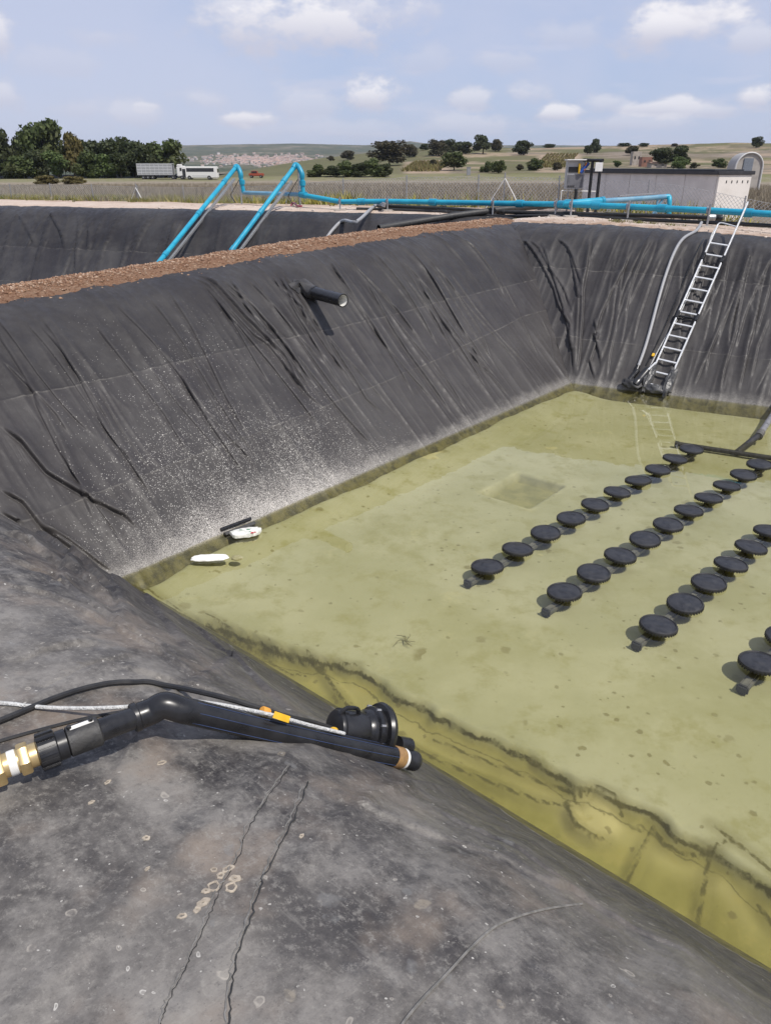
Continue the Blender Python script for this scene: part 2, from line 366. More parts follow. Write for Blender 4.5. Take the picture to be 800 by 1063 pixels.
# ------------------------------------------------------------------ the lie of the land
def G(x, y):                                         # height of the banks and paths near the ponds
    z = 2.44 + 0.31 * sstep(8.0, 16.5, y)
    z = z - 0.045 * np.clip(x - 5.0, 0, 6)
    return z
PY0 = 531.5 - F * math.tan(PITCH)
def azpx(x, y): return 400 + F / math.cos(PITCH) * x / np.maximum(y, 1e-3)
def T(x, y):                                         # open country
    r = np.hypot(x, y); pxx = np.where(y > 0.05, azpx(x, np.maximum(y, 0.05)), np.where(x > 0, 4000, -4000))
    pxx = np.clip(pxx, -1500, 2500)
    flat = 2.62 - 0.0165 * np.clip(r - 22, 0, 230)
    flat = np.where(r < 60, np.minimum(flat, G(x, y) - 0.02 - 0.0 * r), flat)
    ridge = np.interp(pxx, [-600, 150, 215, 240, 290, 330, 400, 450, 560, 700, 800, 1400], [186, 186, 184, 180, 171, 165, 158, 152.5, 152, 150.5, 151, 150])
    k = sstep(0, 1, (r - 235) / 390.0) ** 0.85
    p = 184.3 + (ridge - 184.3) * np.clip((r - 225) / 380.0, 0, 1) ** 0.8
    hill = CZ - (p - PY0) * np.minimum(r, 620) / 939.0
    hill = hill + (fbm(x / 60, y / 60, 3, 4) * 3.5 + fbm(x / 200, y / 200, 5, 2) * 4) * sstep(250, 420, r) * sstep(900, 640, r) * sstep(230, 420, pxx)
    down = np.clip(r - 640, 0, 700) * 0.05
    z = np.where(r < 225, flat, np.minimum(hill, hill) - down)
    b = sstep(205, 250, r)
    z = np.where((r > 205) & (r < 250), flat * (1 - b) + hill * b, z)
    return z

class Pond:
    def __init__(s, pts, prof):
        s.P = np.array(pts, float); n = len(pts)
        s.E = np.roll(s.P, -1, 0) - s.P; s.L = np.linalg.norm(s.E, axis=1); s.D = s.E / s.L[:, None]
        c = s.P.mean(0); s.Nn = np.stack([-s.D[:, 1], s.D[:, 0]], 1)
        for i in range(n):
            if np.dot(c - s.P[i], s.Nn[i]) > 0: s.Nn[i] *= -1
        s.prof = prof
    def dist(s, i, x, y): return (x - s.P[i, 0]) * s.Nn[i, 0] + (y - s.P[i, 1]) * s.Nn[i, 1]
    def along(s, i, x, y): return (x - s.P[i, 0]) * s.D[i, 0] + (y - s.P[i, 1]) * s.D[i, 1]
    def out(s, x, y): return np.max([s.dist(i, x, y) for i in range(len(s.P))], 0)
    def z(s, i, x, y): return s.prof(s, i, x, y)
    def surf(s, x, y): return np.max([s.z(i, x, y) for i in range(len(s.P))], 0)
    def mitre(s, i):                                  # at vertex i, between edges i-1 and i
        a, b = s.Nn[i - 1], s.Nn[i]; return (a + b) / (1 + a.dot(b))

PL = hermite([-0.8, 0, 1.2, 2.45, 2.75, 3.05, 3.4, 4.2, 5.2], [-0.72, 0, 1.10, 2.24, 2.44, 2.545, 2.59, 2.62, 2.45])
PN = hermite([-0.8, 0, 0.5, 1.15, 1.7, 2.1, 2.5, 3.0, 3.6, 5, 8], [-0.8, 0, 0.58, 1.31, 1.87, 2.15, 2.27, 2.36, 2.40, 2.43, 2.45])
def prof_main(p, i, x, y):
    s_ = p.dist(i, x, y); z = PL(s_) * np.where(s_ > 0, G(x, y) / 2.6, 1.0)
    if i == 3:
        t = p.L[3] - p.along(3, x, y)                  # distance from the corner C
        k = sstep(0.2, 2.2, t + np.maximum(s_, 0)); z = z * (1 - k) + PN(s_) * k
    return z
C_, A_ = np.array([-2.83, 6.87]), np.array([3.73, 14.66])
MAIN = Pond([C_, A_, A_ + 12.1 * np.array([.895, -.445]), C_ + 14 * np.array([.755, -.656])], prof_main)
# the neighbouring pond: crest lines first, its foot three metres inside
cl = [(np.array([-6.08, 9.69]), MAIN.Nn[0] * -1.0), (np.array([.54, 21.9]), np.array([.33, .945])), (np.array([-27., 20.]), np.array([-1., 0.])), (np.array([-10., 5.2]), np.array([-.656, -.755]))]
def isect(a, b, off):
    (p, n), (q, m) = a, b
    n = n / np.linalg.norm(n); m = m / np.linalg.norm(m)
    return np.linalg.solve(np.stack([n, m]), np.array([n.dot(p) - off, m.dot(q) - off]))
NEXTP = [isect(cl[3], cl[0], 3.0), isect(cl[0], cl[1], 3.0), isect(cl[1], cl[2], 3.0), isect(cl[2], cl[3], 3.0)]
def prof_next(p, i, x, y):
    s_ = p.dist(i, x, y); return PL(s_) * np.where(s_ > 0, G(x, y) / 2.6, 1.0)
SIDE = Pond(NEXTP, prof_next)
def msurf(x, y): return np.minimum(MAIN.surf(x, y), 9)
def ssurf(x, y): return SIDE.surf(x, y)
def sfar(x, y): return np.where(y > 12, SIDE.z(1, x, y), -1.0)
def hit(px, py): return march(px, py, msurf, 0.6, 40, 4000)
def ground(x, y): return np.where((SIDE.out(x, y) > 3.2) & (MAIN.out(x, y) > 3.2), G(x, y), np.where(MAIN.out(x, y) < 3.4, msurf(x, y), ssurf(x, y)))

# ------------------------------------------------------------------ liner banks
def fold_disp(V, folds, nrm, lip=False):
    """height of pleats along polylines; lip=True also returns the sideways shift that makes a pleat lie over on the side that faces the pond"""
    d = np.zeros(len(V)); lat = np.zeros_like(V)
    for (pts, amp, wid) in folds:
        pts = np.array(pts)
        if lip: wid = wid * 0.75
        lo, hi = pts.min(0) - 6 * wid, pts.max(0) + 6 * wid
        sel = np.where(((V > lo) & (V < hi)).all(1))[0]
        if not len(sel): continue
        n = len(pts) - 1
        W = V[sel]; bb = np.full(len(sel), 9.0); uu = np.zeros(len(sel)); ss = np.zeros(len(sel)); dd_ = np.zeros((len(sel), 3))
        for k in range(n):
            a, b = pts[k], pts[k + 1]; ab = b - a
            t = np.clip(((W - a) @ ab) / max(ab @ ab, 1e-9), 0, 1)
            q = W - (a + t[:, None] * ab); dd = np.linalg.norm(q, axis=1); pe = np.cross(nrm, ab); pe = pe / max(np.linalg.norm(pe), 1e-9)
            if pe @ LIPDIR < 0: pe = -pe
            side = q @ pe
            m = dd < bb; bb[m] = dd[m]; uu[m] = (k + t[m]) / n; ss[m] = np.sign(side[m]); dd_[m] = pe
        tap = sstep(0, 0.14, uu) * sstep(1.0, 0.78, uu)
        if lip:
            x = bb / wid; pos = ss > 0
            h = np.where(pos, np.exp(-(x * 2.2) ** 2), 0.6 * np.exp(-(x * 0.8) ** 2) + 0.4 * np.exp(-(x * 0.33) ** 2)) - 0.22 * np.where(pos, np.exp(-((x - 1.0) / 0.4) ** 2), 0)
            d[sel] += amp * tap * h
            lat[sel] += dd_ * (tap * 0.7 * wid * np.exp(-(x * 1.7) ** 2))[:, None]
        else:
            x = bb / wid * np.where(ss > 0, 1.5, 0.75)
            d[sel] += amp * tap * (np.exp(-x * x) - 0.35 * np.exp(-((bb / wid - 1.9) ** 2) * 1.5))
    return (d, lat) if lip else d
LIPDIR = np.array([-0.3, -1.0, 0.0])
def bank(name, pond, i, smin, smax, nu, nv, mat_, label, folds=(), seams=(1.2, 2.3), wr=1.0, seed=1, lean=0.0, upow=1.0):
    j = (i + 1) % len(pond.P)
    u = np.linspace(0, 1, nu) ** upow; s_ = np.linspace(smin, smax, nv)
    A = pond.P[i][None] + pond.mitre(i)[None] * s_[:, None]; B = pond.P[j][None] + pond.mitre(j)[None] * s_[:, None]
    XY = A[None] * (1 - u)[:, None, None] + B[None] * u[:, None, None]
    x, y = XY[..., 0].ravel(), XY[..., 1].ravel(); z = pond.z(i, x, y)
    V = np.stack([x, y, z], 1); s2 = pond.dist(i, x, y); t2 = pond.along(i, x, y)
    slope = np.where(s2 < 2.6, s2 * 1.32, 2.6 * 1.32 + (s2 - 2.6) * 1.05)
    n3 = np.array([*(-pond.Nn[i] * 0.68), 0.73])
    # tension wrinkles that run down the slope, and slacker bulges
    tt = t2 + lean * s2
    wrk = vnoise(tt * 3.1 + 20, s2 * 0.35 + 5, seed) ; wrk = (1 - np.abs(2 * wrk - 1)) ** 3
    wr2 = vnoise(tt * 7.5 + 50, s2 * 0.6 + 9, seed + 3); wr2 = (1 - np.abs(2 * wr2 - 1)) ** 3
    amt = 0.35 + 0.9 * vnoise(t2 * 0.6 + 3, s2 * 0.7, seed + 8)
    d = wr * (0.034 * (wrk - 0.25) * amt + 0.013 * (wr2 - 0.25) * amt + 0.05 * fbm(t2 * 0.8, s2 * 0.6, seed + 11, 3) + 0.010 * fbm(t2 * 6, s2 * 4, seed + 17, 3))
    lat = 0.0
    if folds:
        dd, lat = fold_disp(V, folds, n3, True); d = d + dd
    fade = sstep(-0.4, 0.15, s2) * (0.5 + 0.5 * sstep(smax, smax - 0.5, s2))
    d = d * fade
    if callable(seams): sa, sb = seams(t2)
    else: sa, sb = seams[1] + 0 * t2, seams[0] + 0 * t2
    sa = sa + 0.015 * (vnoise(t2 * 1.7, t2 * 0, seed + 5) - 0.5); sb = sb + 0.02 * (vnoise(t2 * 1.3, t2 * 0, seed + 6) - 0.5)
    d = d + 0.006 * sstep(0.02, 0.0, np.abs(slope - sa)) + 0.006 * sstep(0.02, 0.0, np.abs(slope - sb))
    V = V + n3[None] * d[:, None] + (lat * fade[:, None] if folds else 0)
    o = np_mesh(name, V, grid_q(nu, nv), mat_, attrs={'slope': slope, 'along': t2, 'seam_a': slope - sa, 'seam_b': slope - sb})
    tag(o, label, kind='structure'); return o

LM_LEFT = liner_mat('black geomembrane, lime splashed', (0.034, 0.031, 0.032), (0.046, 0.042, 0.042), (0.12, 0.115, 0.107), 0.22, splat=True)
LM_FAR = liner_mat('black geomembrane, clean', (0.033, 0.030, 0.031), (0.046, 0.042, 0.042), (0.12, 0.115, 0.107), 0.25, band=0.25)
LM_NEAR = liner_mat('black geomembrane, dusty', (0.027, 0.025, 0.026), (0.040, 0.037, 0.037), (0.16, 0.148, 0.134), 0.8, patches=True, seams=False, band=0.10)
LM_SIDE = liner_mat('black geomembrane, far pond', (0.026, 0.024, 0.027), (0.038, 0.036, 0.038), (0.12, 0.115, 0.107), 0.25)

def hp(*pp): return [hit(a, b) for a, b in pp]
left_folds = [
    (hp((203, 285), (222, 293), (238, 310), (255, 330), (275, 350), (296, 372), (308, 395), (330, 418)), 0.055, 0.045),
    (hp((200, 289), (215, 296), (240, 325), (262, 348), (280, 360), (300, 385), (320, 410), (345, 432)), 0.04, 0.04),
    (hp((340, 350), (352, 368), (365, 388), (380, 415), (400, 432)), 0.035, 0.035),
    (hp((270, 332), (292, 350), (304, 372), (318, 398)), 0.025, 0.03),
    (hp((0, 440), (25, 460), (50, 490), (75, 505), (100, 520), (130, 535), (150, 555)), 0.06, 0.05),
    (hp((0, 372), (30, 400), (60, 432), (75, 455)), 0.025, 0.03), (hp((150, 375), (185, 420), (215, 455), (245, 490)), 0.018, 0.03),
    (hp((100, 400), (130, 450), (160, 492)), 0.015, 0.025), (hp((395, 262), (430, 300), (455, 335), (478, 380)), 0.022, 0.03),
    (hp((440, 262), (470, 300), (495, 340), (515, 385)), 0.022, 0.03), (hp((480, 248), (492, 256), (510, 280), (525, 310)), 0.03, 0.03),
    (hp((533, 247), (546, 252), (557, 266), (575, 300), (580, 318), (592, 338), (593, 365), (591, 392)), 0.055, 0.038),
    (hp((549, 250), (559, 258), (568, 275), (585, 300), (596, 330)), 0.035, 0.03), (hp((578, 248), (587, 255), (592, 262), (600, 285), (604, 300)), 0.045, 0.035),
    (hp((520, 290), (535, 320), (548, 350), (560, 372)), 0.02, 0.025), (hp((300, 300), (315, 320), (322, 345)), 0.03, 0.05),
    (hp((312, 292), (318, 304), (330, 318)), 0.04, 0.03), (hp((560, 330), (570, 350), (575, 380)), 0.02, 0.02),
    (hp((40, 545), (70, 560), (95, 578), (120, 594)), 0.05, 0.03), (hp((0, 508), (25, 522), (45, 548), (80, 572), (110, 592)), 0.06, 0.035)]
def left_seams(t): return np.interp(t, [-1, 0.5, 3, 6, 10.2, 12], [2.45, 2.42, 2.38, 2.3, 2.3, 2.3]), np.interp(t, [-1, 0.8, 4, 7.5, 10.2], [0.95, 1.05, 1.15, 1.35, 1.6])
near_folds = [
    (hp((0, 530), (20, 541), (50, 563), (80, 584), (105, 602), (130, 622)), 0.05, 0.045), (hp((0, 552), (30, 566), (70, 590), (100, 612), (125, 632)), 0.05, 0.04),
    (hp((0, 604), (50, 614), (110, 645), (170, 680), (230, 715)), 0.015, 0.04), (hp((0, 575), (60, 600), (130, 650), (200, 690)), 0.02, 0.03),
    (hp((0, 690), (40, 672), (80, 665), (115, 672)), 0.015, 0.06), (hp((20, 720), (80, 690), (140, 680)), 0.012, 0.06), (hp((120, 690), (200, 712), (280, 740)), 0.012, 0.05),
    (hp((320, 812), (420, 850), (520, 890), (600, 930)), 0.010, 0.09), (hp((440, 830), (540, 885), (640, 950), (760, 1020)), 0.008, 0.08),
    (hp((565, 915), (590, 921), (614, 935)), 0.016, 0.03)]
far_folds = [
    (hp((612, 246), (611, 260), (608, 280), (604, 300), (603, 330), (600, 370), (597, 396)), 0.07, 0.05),
    (hp((658, 256), (645, 280), (632, 305), (622, 328), (617, 348), (622, 365), (624, 385)), 0.05, 0.045),
    (hp((668, 265), (650, 300), (640, 330), (632, 370), (628, 400)), 0.03, 0.035), (hp((616, 330), (620, 350), (612, 375), (618, 396)), 0.04, 0.035),
    (hp((782, 260), (770, 300), (762, 345), (750, 385), (745, 414)), 0.045, 0.04), (hp((796, 275), (784, 320), (774, 360), (765, 412)), 0.045, 0.04),
    (hp((755, 320), (742, 350), (728, 380), (718, 404)), 0.04, 0.035), (hp((765, 280), (752, 320), (735, 365), (730, 395)), 0.03, 0.035),
    (hp((690, 262), (676, 290), (662, 330), (655, 360)), 0.03, 0.035), (hp((797, 330), (785, 360), (778, 395)), 0.04, 0.035), (hp((640, 262), (632, 300), (628, 330)), 0.025, 0.03), (hp((720, 270), (705, 310), (690, 350), (684, 390)), 0.025, 0.03)]
corner_far = left_folds[11:14] + left_folds[17:18] + [(hp((560, 250), (572, 280), (585, 320), (594, 360), (596, 392)), 0.05, 0.045), (hp((588, 250), (596, 285), (600, 310), (598, 350), (596, 390)), 0.05, 0.04)]
far_folds = far_folds + corner_far; left_folds = left_folds + corner_far[4:] + far_folds[:1] + near_folds[:2]; near_folds = near_folds + left_folds[18:20]
def rand_folds(pond, i, n, seed, t0, t1, amp):
    r_ = np.random.default_rng(seed); out = []
    for k in range(n):
        t = r_.uniform(t0, t1); a = r_.uniform(0.05, 1.3); b = min(a + r_.uniform(1.5, 2.8), 2.85); ln = r_.uniform(-0.22, 0.22); P = []
        for q in np.linspace(0, 1, 7):
            s_ = b + (a - b) * q; tq = t + ln * (b - s_) + 0.05 * math.sin(q * 5 + k)
            x = pond.P[i, 0] + pond.D[i, 0] * tq + pond.Nn[i, 0] * s_; y = pond.P[i, 1] + pond.D[i, 1] * tq + pond.Nn[i, 1] * s_
            P.append(np.array([x, y, float(pond.z(i, np.array([x]), np.array([y]))[0])]))
        out.append((P, amp * r_.uniform(0.35, 1.0), r_.uniform(0.03, 0.06)))
    return out
left_folds = left_folds + rand_folds(MAIN, 0, 46, 5, 0.3, 9.6, 0.034)
far_folds = far_folds + rand_folds(MAIN, 1, 40, 9, 0.3, 5.0, 0.042)
left_bank = bank('left_bank', MAIN, 0, -0.75, 3.5, 860, 280, LM_LEFT, 'long black lined bank with white lime splashes above the water', left_folds, left_seams, seed=4)
far_bank = bank('far_bank', MAIN, 1, -0.75, 3.6, 620, 220, LM_FAR, 'black lined bank at the far end of the pond behind the ladder', far_folds, (1.0, 2.6), seed=21, lean=-0.08, wr=1.3)
right_bank = bank('right_bank', MAIN, 2, -0.75, 3.6, 120, 60, LM_FAR, 'black lined bank on the right of the pond', seed=31)
def ts_fold(pp, amp, wid):
    P = []
    for t, s_ in pp:
        al = MAIN.L[3] - t; x = MAIN.P[3, 0] + MAIN.D[3, 0] * al + MAIN.Nn[3, 0] * s_; y = MAIN.P[3, 1] + MAIN.D[3, 1] * al + MAIN.Nn[3, 1] * s_
        P.append(np.array([x, y, float(MAIN.z(3, np.array([x]), np.array([y]))[0])]))
    return (P, amp, wid)
near_folds = near_folds + [ts_fold(((0.15, .10), (0.6, .45), (1.1, .8), (1.6, 1.1), (2.2, 1.42), (2.9, 1.75), (3.7, 2.3)), .035, .07), ts_fold(((0.5, .12), (1.1, .5), (1.7, .9), (2.5, 1.3), (3.4, 1.7), (4.2, 2.3)), .028, .07),
    ts_fold(((1.0, .25), (1.8, .7), (2.6, 1.1), (3.4, 1.45), (4.4, 1.95)), .022, .06), ts_fold(((2.0, .4), (2.9, .9), (3.9, 1.35), (5.0, 1.8)), .02, .07), ts_fold(((3.4, .9), (4.0, 1.5), (4.6, 2.2), (5.0, 2.7)), .02, .06)]
near_bank = bank('near_bank', MAIN, 3, -0.6, 7.5, 900, 480, LM_NEAR, 'dusty black lined bank in the foreground sloping down to the water', near_folds, wr=0.55, seed=41, lean=0.3, upow=0.8)
# welded sheet edges on the near bank: thin wavy beads lying on the liner
def bead(pp, name, r, mat_, label, wig=0.0, lift=0.002):
    P = []
    for k in range(len(pp) - 1):
        for q in np.linspace(0, 1, 8, endpoint=False):
            a = np.array(pp[k]) * (1 - q) + np.array(pp[k + 1]) * q; P.append(a + np.array([random.uniform(-wig, wig), 0]))
    P.append(np.array(pp[-1]))
    pts = []
    for a in P:
        d = ray(*a); h = hit(*a)
        pts.append(h)
    return pts
# height of the finished near bank under a point (the wrinkles included)
from mathutils.bvhtree import BVHTree
def bvh(o):
    me = o.data; return BVHTree.FromPolygons([v.co[:] for v in me.vertices], [p.vertices[:] for p in me.polygons])
BV = {'near': bvh(near_bank), 'left': bvh(left_bank), 'far': bvh(far_bank)}
def drop(p, which='near', lift=0.0):
    h = BV[which].ray_cast(Vector((p[0], p[1], 8)), Vector((0, 0, -1)))[0]
    return Vector((p[0], p[1], (h.z if h is not None else p[2]) + lift))
def rayhit(px, py, which):
    h = BV[which].ray_cast(Vector(CAMP), Vector(ray(px, py)).normalized())[0]
    return h if h is not None else Vector(hit(px, py))

# ------------------------------------------------------------------ pond floor, sump and water
near_edge = [(120, 628), (150, 640), (190, 645), (215, 648), (250, 660), (285, 672), (325, 688), (370, 700), (410, 722), (450, 745), (490, 762), (530, 778), (560, 795), (590, 812), (640, 836), (680, 852), (705, 870), (740, 882), (765, 900), (800, 930), (880, 985)]
PE = [at_z(a, b, -0.2)[:2] for a, b in near_edge]
te = np.array([MAIN.L[3] - MAIN.along(3, p[0], p[1]) for p in PE]); de = np.array([-MAIN.dist(3, p[0], p[1]) for p in PE])
o_ = np.argsort(te); te, de = te[o_], de[o_]
xs = np.arange(-1.2, 15.2, 0.034); ys = np.arange(-15.0, 0.8, 0.034)     # along the left bank, and away from it
XX, YY = np.meshgrid(xs, ys, indexing='ij'); a_, b_ = XX.ravel(), YY.ravel()
x = MAIN.P[0, 0] + MAIN.D[0, 0] * a_ + MAIN.Nn[0, 0] * b_; y = MAIN.P[0, 1] + MAIN.D[0, 1] * a_ + MAIN.Nn[0, 1] * b_
tn = MAIN.L[3] - MAIN.along(3, x, y); dn = -MAIN.dist(3, x, y); dl = -MAIN.dist(0, x, y); tl = MAIN.along(0, x, y)
edge_n = np.interp(tn, te, de) + 0.15 * fbm(tn * 2.4, dn * 2.4, 3, 4) + 0.10 * fbm(tn * 8, dn * 8, 4, 3)
edge_l = 0.15 + 0.16 * fbm(tl * 1.6, dl * 1.5, 8, 4) - 0.06 * sstep(2.5, 7, tl) + 0.1 * sstep(1.0, 0.0, tl)
dfar = -MAIN.dist(1, x, y)
plate = np.minimum(sstep(-0.05, 0.05, dn - edge_n), sstep(-0.07, 0.07, dl - edge_l))
z = -0.225 + 0.075 * plate + 0.03 * fbm(x * 0.7, y * 0.7, 9, 3) + 0.012 * fbm(x * 5, y * 5, 12, 3)
z = z + 0.02 * np.exp(-((dn - edge_n - 0.05) / 0.05) ** 2) * plate       # raised lip of the sheet
z = z - 0.10 * sstep(0.9, 0.15, dn) * (1 - plate) + 0.09 * sstep(0.9, 0.1, dl) - 0.05 * sstep(0.5, 0.05, dfar)
V = np.stack([x, y, z], 1)
fp = lambda *pp: [at_z(a, b, -0.3) for a, b in pp]
floor_folds = [(fp((318, 690), (338, 705), (350, 722), (370, 745), (400, 760), (440, 785), (480, 803), (520, 820), (560, 835), (600, 842)), 0.10, 0.05),
               (fp((215, 650), (250, 672), (290, 686), (330, 698), (372, 705)), 0.06, 0.04), (fp((586, 842), (596, 862), (614, 874), (626, 875)), 0.09, 0.04), (fp((586, 838), (615, 832), (635, 842), (645, 855)), 0.06, 0.035),
               (fp((676, 868), (690, 885), (715, 895), (735, 896), (752, 888), (765, 896)), 0.10, 0.05), (fp((676, 866), (660, 895), (648, 920), (640, 940)), 0.07, 0.03), (fp((734, 896), (728, 930), (722, 975), (720, 990)), 0.06, 0.025),
               (fp((735, 872), (760, 890), (800, 925), (850, 960)), 0.10, 0.05), (fp((785, 945), (800, 965), (820, 980)), 0.06, 0.04), (fp((450, 770), (500, 792), (550, 812), (600, 832)), 0.05, 0.03),
               (fp((230, 660), (300, 700), (318, 702)), 0.04, 0.03), (fp((152, 628), (185, 645), (215, 668)), 0.05, 0.03)]
V[:, 2] += 0.38 * fold_disp(V, floor_folds, np.array([0, 0, 1.0])) * (1 - plate * 0.4)
patch = np.exp(-(np.hypot(x - at_z(612, 853, -0.3)[0], y - at_z(612, 853, -0.3)[1]) / 0.2) ** 4)
V[:, 2] += 0.04 * patch * (1 - plate)
SQ = [at_z(a, b, -0.15) for a, b in ((500, 511), (541, 492), (585, 505), (545, 525))]
sc_c = np.mean(SQ, 0); ax1 = MAIN.D[0]; ax2 = MAIN.Nn[0]
q1 = np.abs((x - sc_c[0]) * ax1[0] + (y - sc_c[1]) * ax1[1]); q2 = np.abs((x - sc_c[0]) * ax2[0] + (y - sc_c[1]) * ax2[1])
h1 = np.mean([abs((p - sc_c)[:2] @ ax1) for p in SQ]); h2 = np.mean([abs((p - sc_c)[:2] @ ax2) for p in SQ])
pit = sstep(0.035, 0.0, q1 - h1) * sstep(0.035, 0.0, q2 - h2)
V[:, 2] -= 0.13 * pit
rim = np.exp(-((np.maximum(q1 - h1, q2 - h2) - 0.06) / 0.05) ** 2)
inside = MAIN.out(x, y) < 0.5
Q = grid_q(len(xs), len(ys)); Q = Q[inside[Q].all(1)]
mf = bpy.data.materials.new('silt on the pond floor'); mf.use_nodes = True; t = mf.node_tree; L = t.links.new
b = t.nodes['Principled BSDF']; b.inputs['Roughness'].default_value = 0.9; b.inputs['Specular IOR Level'].default_value = 0.1
co = N(t, 'ShaderNodeTexCoord').outputs['Object']
def nz(sc_, det=5, ro=0.6):
    n = N(t, 'ShaderNodeTexNoise'); L(co, n.inputs['Vector']); n.inputs['Scale'].default_value = sc_; n.inputs['Detail'].default_value = det; n.inputs['Roughness'].default_value = ro
    return n.outputs['Fac']
def at_(a): return N(t, 'ShaderNodeAttribute', attribute_name=a).outputs['Fac']
SILT = (0.312, 0.308, 0.188); ALG = (0.255, 0.235, 0.07)
c = mixc(t, ramp(t, nz(0.8, 6, 0.6), (0.35, 0.65, 0, 1)), SILT, (0.36, 0.353, 0.235))
c = mixc(t, ramp(t, nz(2.6, 7, 0.7), (0.48, 0.68, 0, 0.75)), c, (0.255, 0.245, 0.11))
c = mixc(t, ramp(t, nz(0.45, 6, 0.7), (0.46, 0.62, 0, 0.5)), c, (0.26, 0.255, 0.125))
c = mixc(t, ramp(t, nz(34, 5, 0.8), (0.58, 0.72, 0, 0.45)), c, (0.19, 0.175, 0.07))
c = mixc(t, ramp(t, nz(7, 8, 0.8), (0.60, 0.70, 0, 0.5)), c, (0.20, 0.19, 0.075))
c = mixc(t, ramp(t, nz(1.7, 8, 0.72), (0.58, 0.72, 0, 0.6)), c, (0.40, 0.38, 0.23))
al = mixc(t, ramp(t, nz(1.6, 6, 0.65), (0.35, 0.7, 0, 1)), ALG, (0.19, 0.172, 0.045))
al = mixc(t, at_('mound'), al, (0.40, 0.36, 0.17))
al = mixc(t, ramp(t, nz(3.4, 7, 0.7), (0.52, 0.66, 0, 0.55)), al, (0.30, 0.26, 0.085))
c = mixc(t, at_('plate'), al, c)
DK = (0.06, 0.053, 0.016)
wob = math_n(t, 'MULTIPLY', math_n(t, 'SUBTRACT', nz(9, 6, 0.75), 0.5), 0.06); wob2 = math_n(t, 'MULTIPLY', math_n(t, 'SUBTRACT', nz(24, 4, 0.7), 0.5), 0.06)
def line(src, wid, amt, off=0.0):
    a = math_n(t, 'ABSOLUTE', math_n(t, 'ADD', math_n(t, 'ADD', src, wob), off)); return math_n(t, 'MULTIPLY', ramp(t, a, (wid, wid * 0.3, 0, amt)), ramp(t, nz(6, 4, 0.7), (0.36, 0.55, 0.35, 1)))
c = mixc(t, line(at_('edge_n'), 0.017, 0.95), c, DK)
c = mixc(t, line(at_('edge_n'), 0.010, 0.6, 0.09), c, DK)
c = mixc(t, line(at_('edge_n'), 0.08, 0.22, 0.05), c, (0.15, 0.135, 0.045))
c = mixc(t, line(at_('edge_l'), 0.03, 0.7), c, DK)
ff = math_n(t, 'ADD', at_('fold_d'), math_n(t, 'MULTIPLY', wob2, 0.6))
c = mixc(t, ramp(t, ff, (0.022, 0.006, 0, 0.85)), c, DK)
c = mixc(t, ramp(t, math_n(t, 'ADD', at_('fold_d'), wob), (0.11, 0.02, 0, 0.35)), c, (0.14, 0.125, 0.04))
c = mixc(t, math_n(t, 'MULTIPLY', at_('edge'), ramp(t, nz(14, 5, 0.7), (0.38, 0.6, 0.25, 1))), c, (0.085, 0.075, 0.025))
c = mixc(t, math_n(t, 'MULTIPLY', at_('pit'), 0.85), c, mixc(t, ramp(t, nz(4, 6, 0.7), (0.35, 0.65, 0, 1)), (0.17, 0.165, 0.06), (0.26, 0.245, 0.10)))
c = mixc(t, math_n(t, 'MULTIPLY', at_('rim'), ramp(t, nz(2.5, 4), (0.4, 0.65, 0.05, 0.6))), c, (0.44, 0.42, 0.27))
for (vs, thr, r0, am, cc) in ((2.4, 0.86, 0.18, 0.75, (0.17, 0.15, 0.055)), (5.5, 0.84, 0.2, 0.7, (0.16, 0.14, 0.05)), (15.0, 0.88, 0.26, 0.65, (0.14, 0.12, 0.045)), (1.5, 0.8, 0.13, 0.5, (0.5, 0.46, 0.26))):
    wv = N(t, 'ShaderNodeTexNoise'); L(co, wv.inputs['Vector']); wv.inputs['Scale'].default_value = vs * 2.2; wv.inputs['Detail'].default_value = 5
    wa = N(t, 'ShaderNodeMix', data_type='VECTOR'); wa.inputs[0].default_value = 0.5 / vs; L(co, wa.inputs[4]); L(wv.outputs['Color'], wa.inputs[5])
    vo = N(t, 'ShaderNodeTexVoronoi'); L(wa.outputs[1], vo.inputs['Vector']); vo.inputs['Scale'].default_value = vs
    sx = N(t, 'ShaderNodeSeparateXYZ'); L(vo.outputs['Color'], sx.inputs[0])
    k = math_n(t, 'MULTIPLY', math_n(t, 'GREATER_THAN', sx.outputs[0], thr), ramp(t, math_n(t, 'MULTIPLY', vo.outputs['Distance'], math_n(t, 'ADD', sx.outputs[1], 0.5)), (r0, r0 * 0.55, 0, am)))
    c = mixc(t, math_n(t, 'MULTIPLY', k, ramp(t, nz(0.7, 2), (0.3, 0.6, 0.3, 1))), c, cc)
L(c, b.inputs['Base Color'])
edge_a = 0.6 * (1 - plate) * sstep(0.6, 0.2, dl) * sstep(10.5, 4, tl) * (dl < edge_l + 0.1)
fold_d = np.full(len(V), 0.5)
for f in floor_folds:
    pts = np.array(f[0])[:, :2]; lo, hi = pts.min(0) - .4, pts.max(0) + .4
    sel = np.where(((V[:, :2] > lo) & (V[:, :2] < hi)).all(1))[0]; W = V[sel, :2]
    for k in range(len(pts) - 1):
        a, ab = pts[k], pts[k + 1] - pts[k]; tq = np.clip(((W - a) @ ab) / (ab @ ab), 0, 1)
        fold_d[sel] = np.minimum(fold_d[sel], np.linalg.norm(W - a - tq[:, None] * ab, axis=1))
edn = np.where(dn > 0.02, dn - edge_n, -1); edl = np.where(tl < 8.5, dl - edge_l, 1.0)
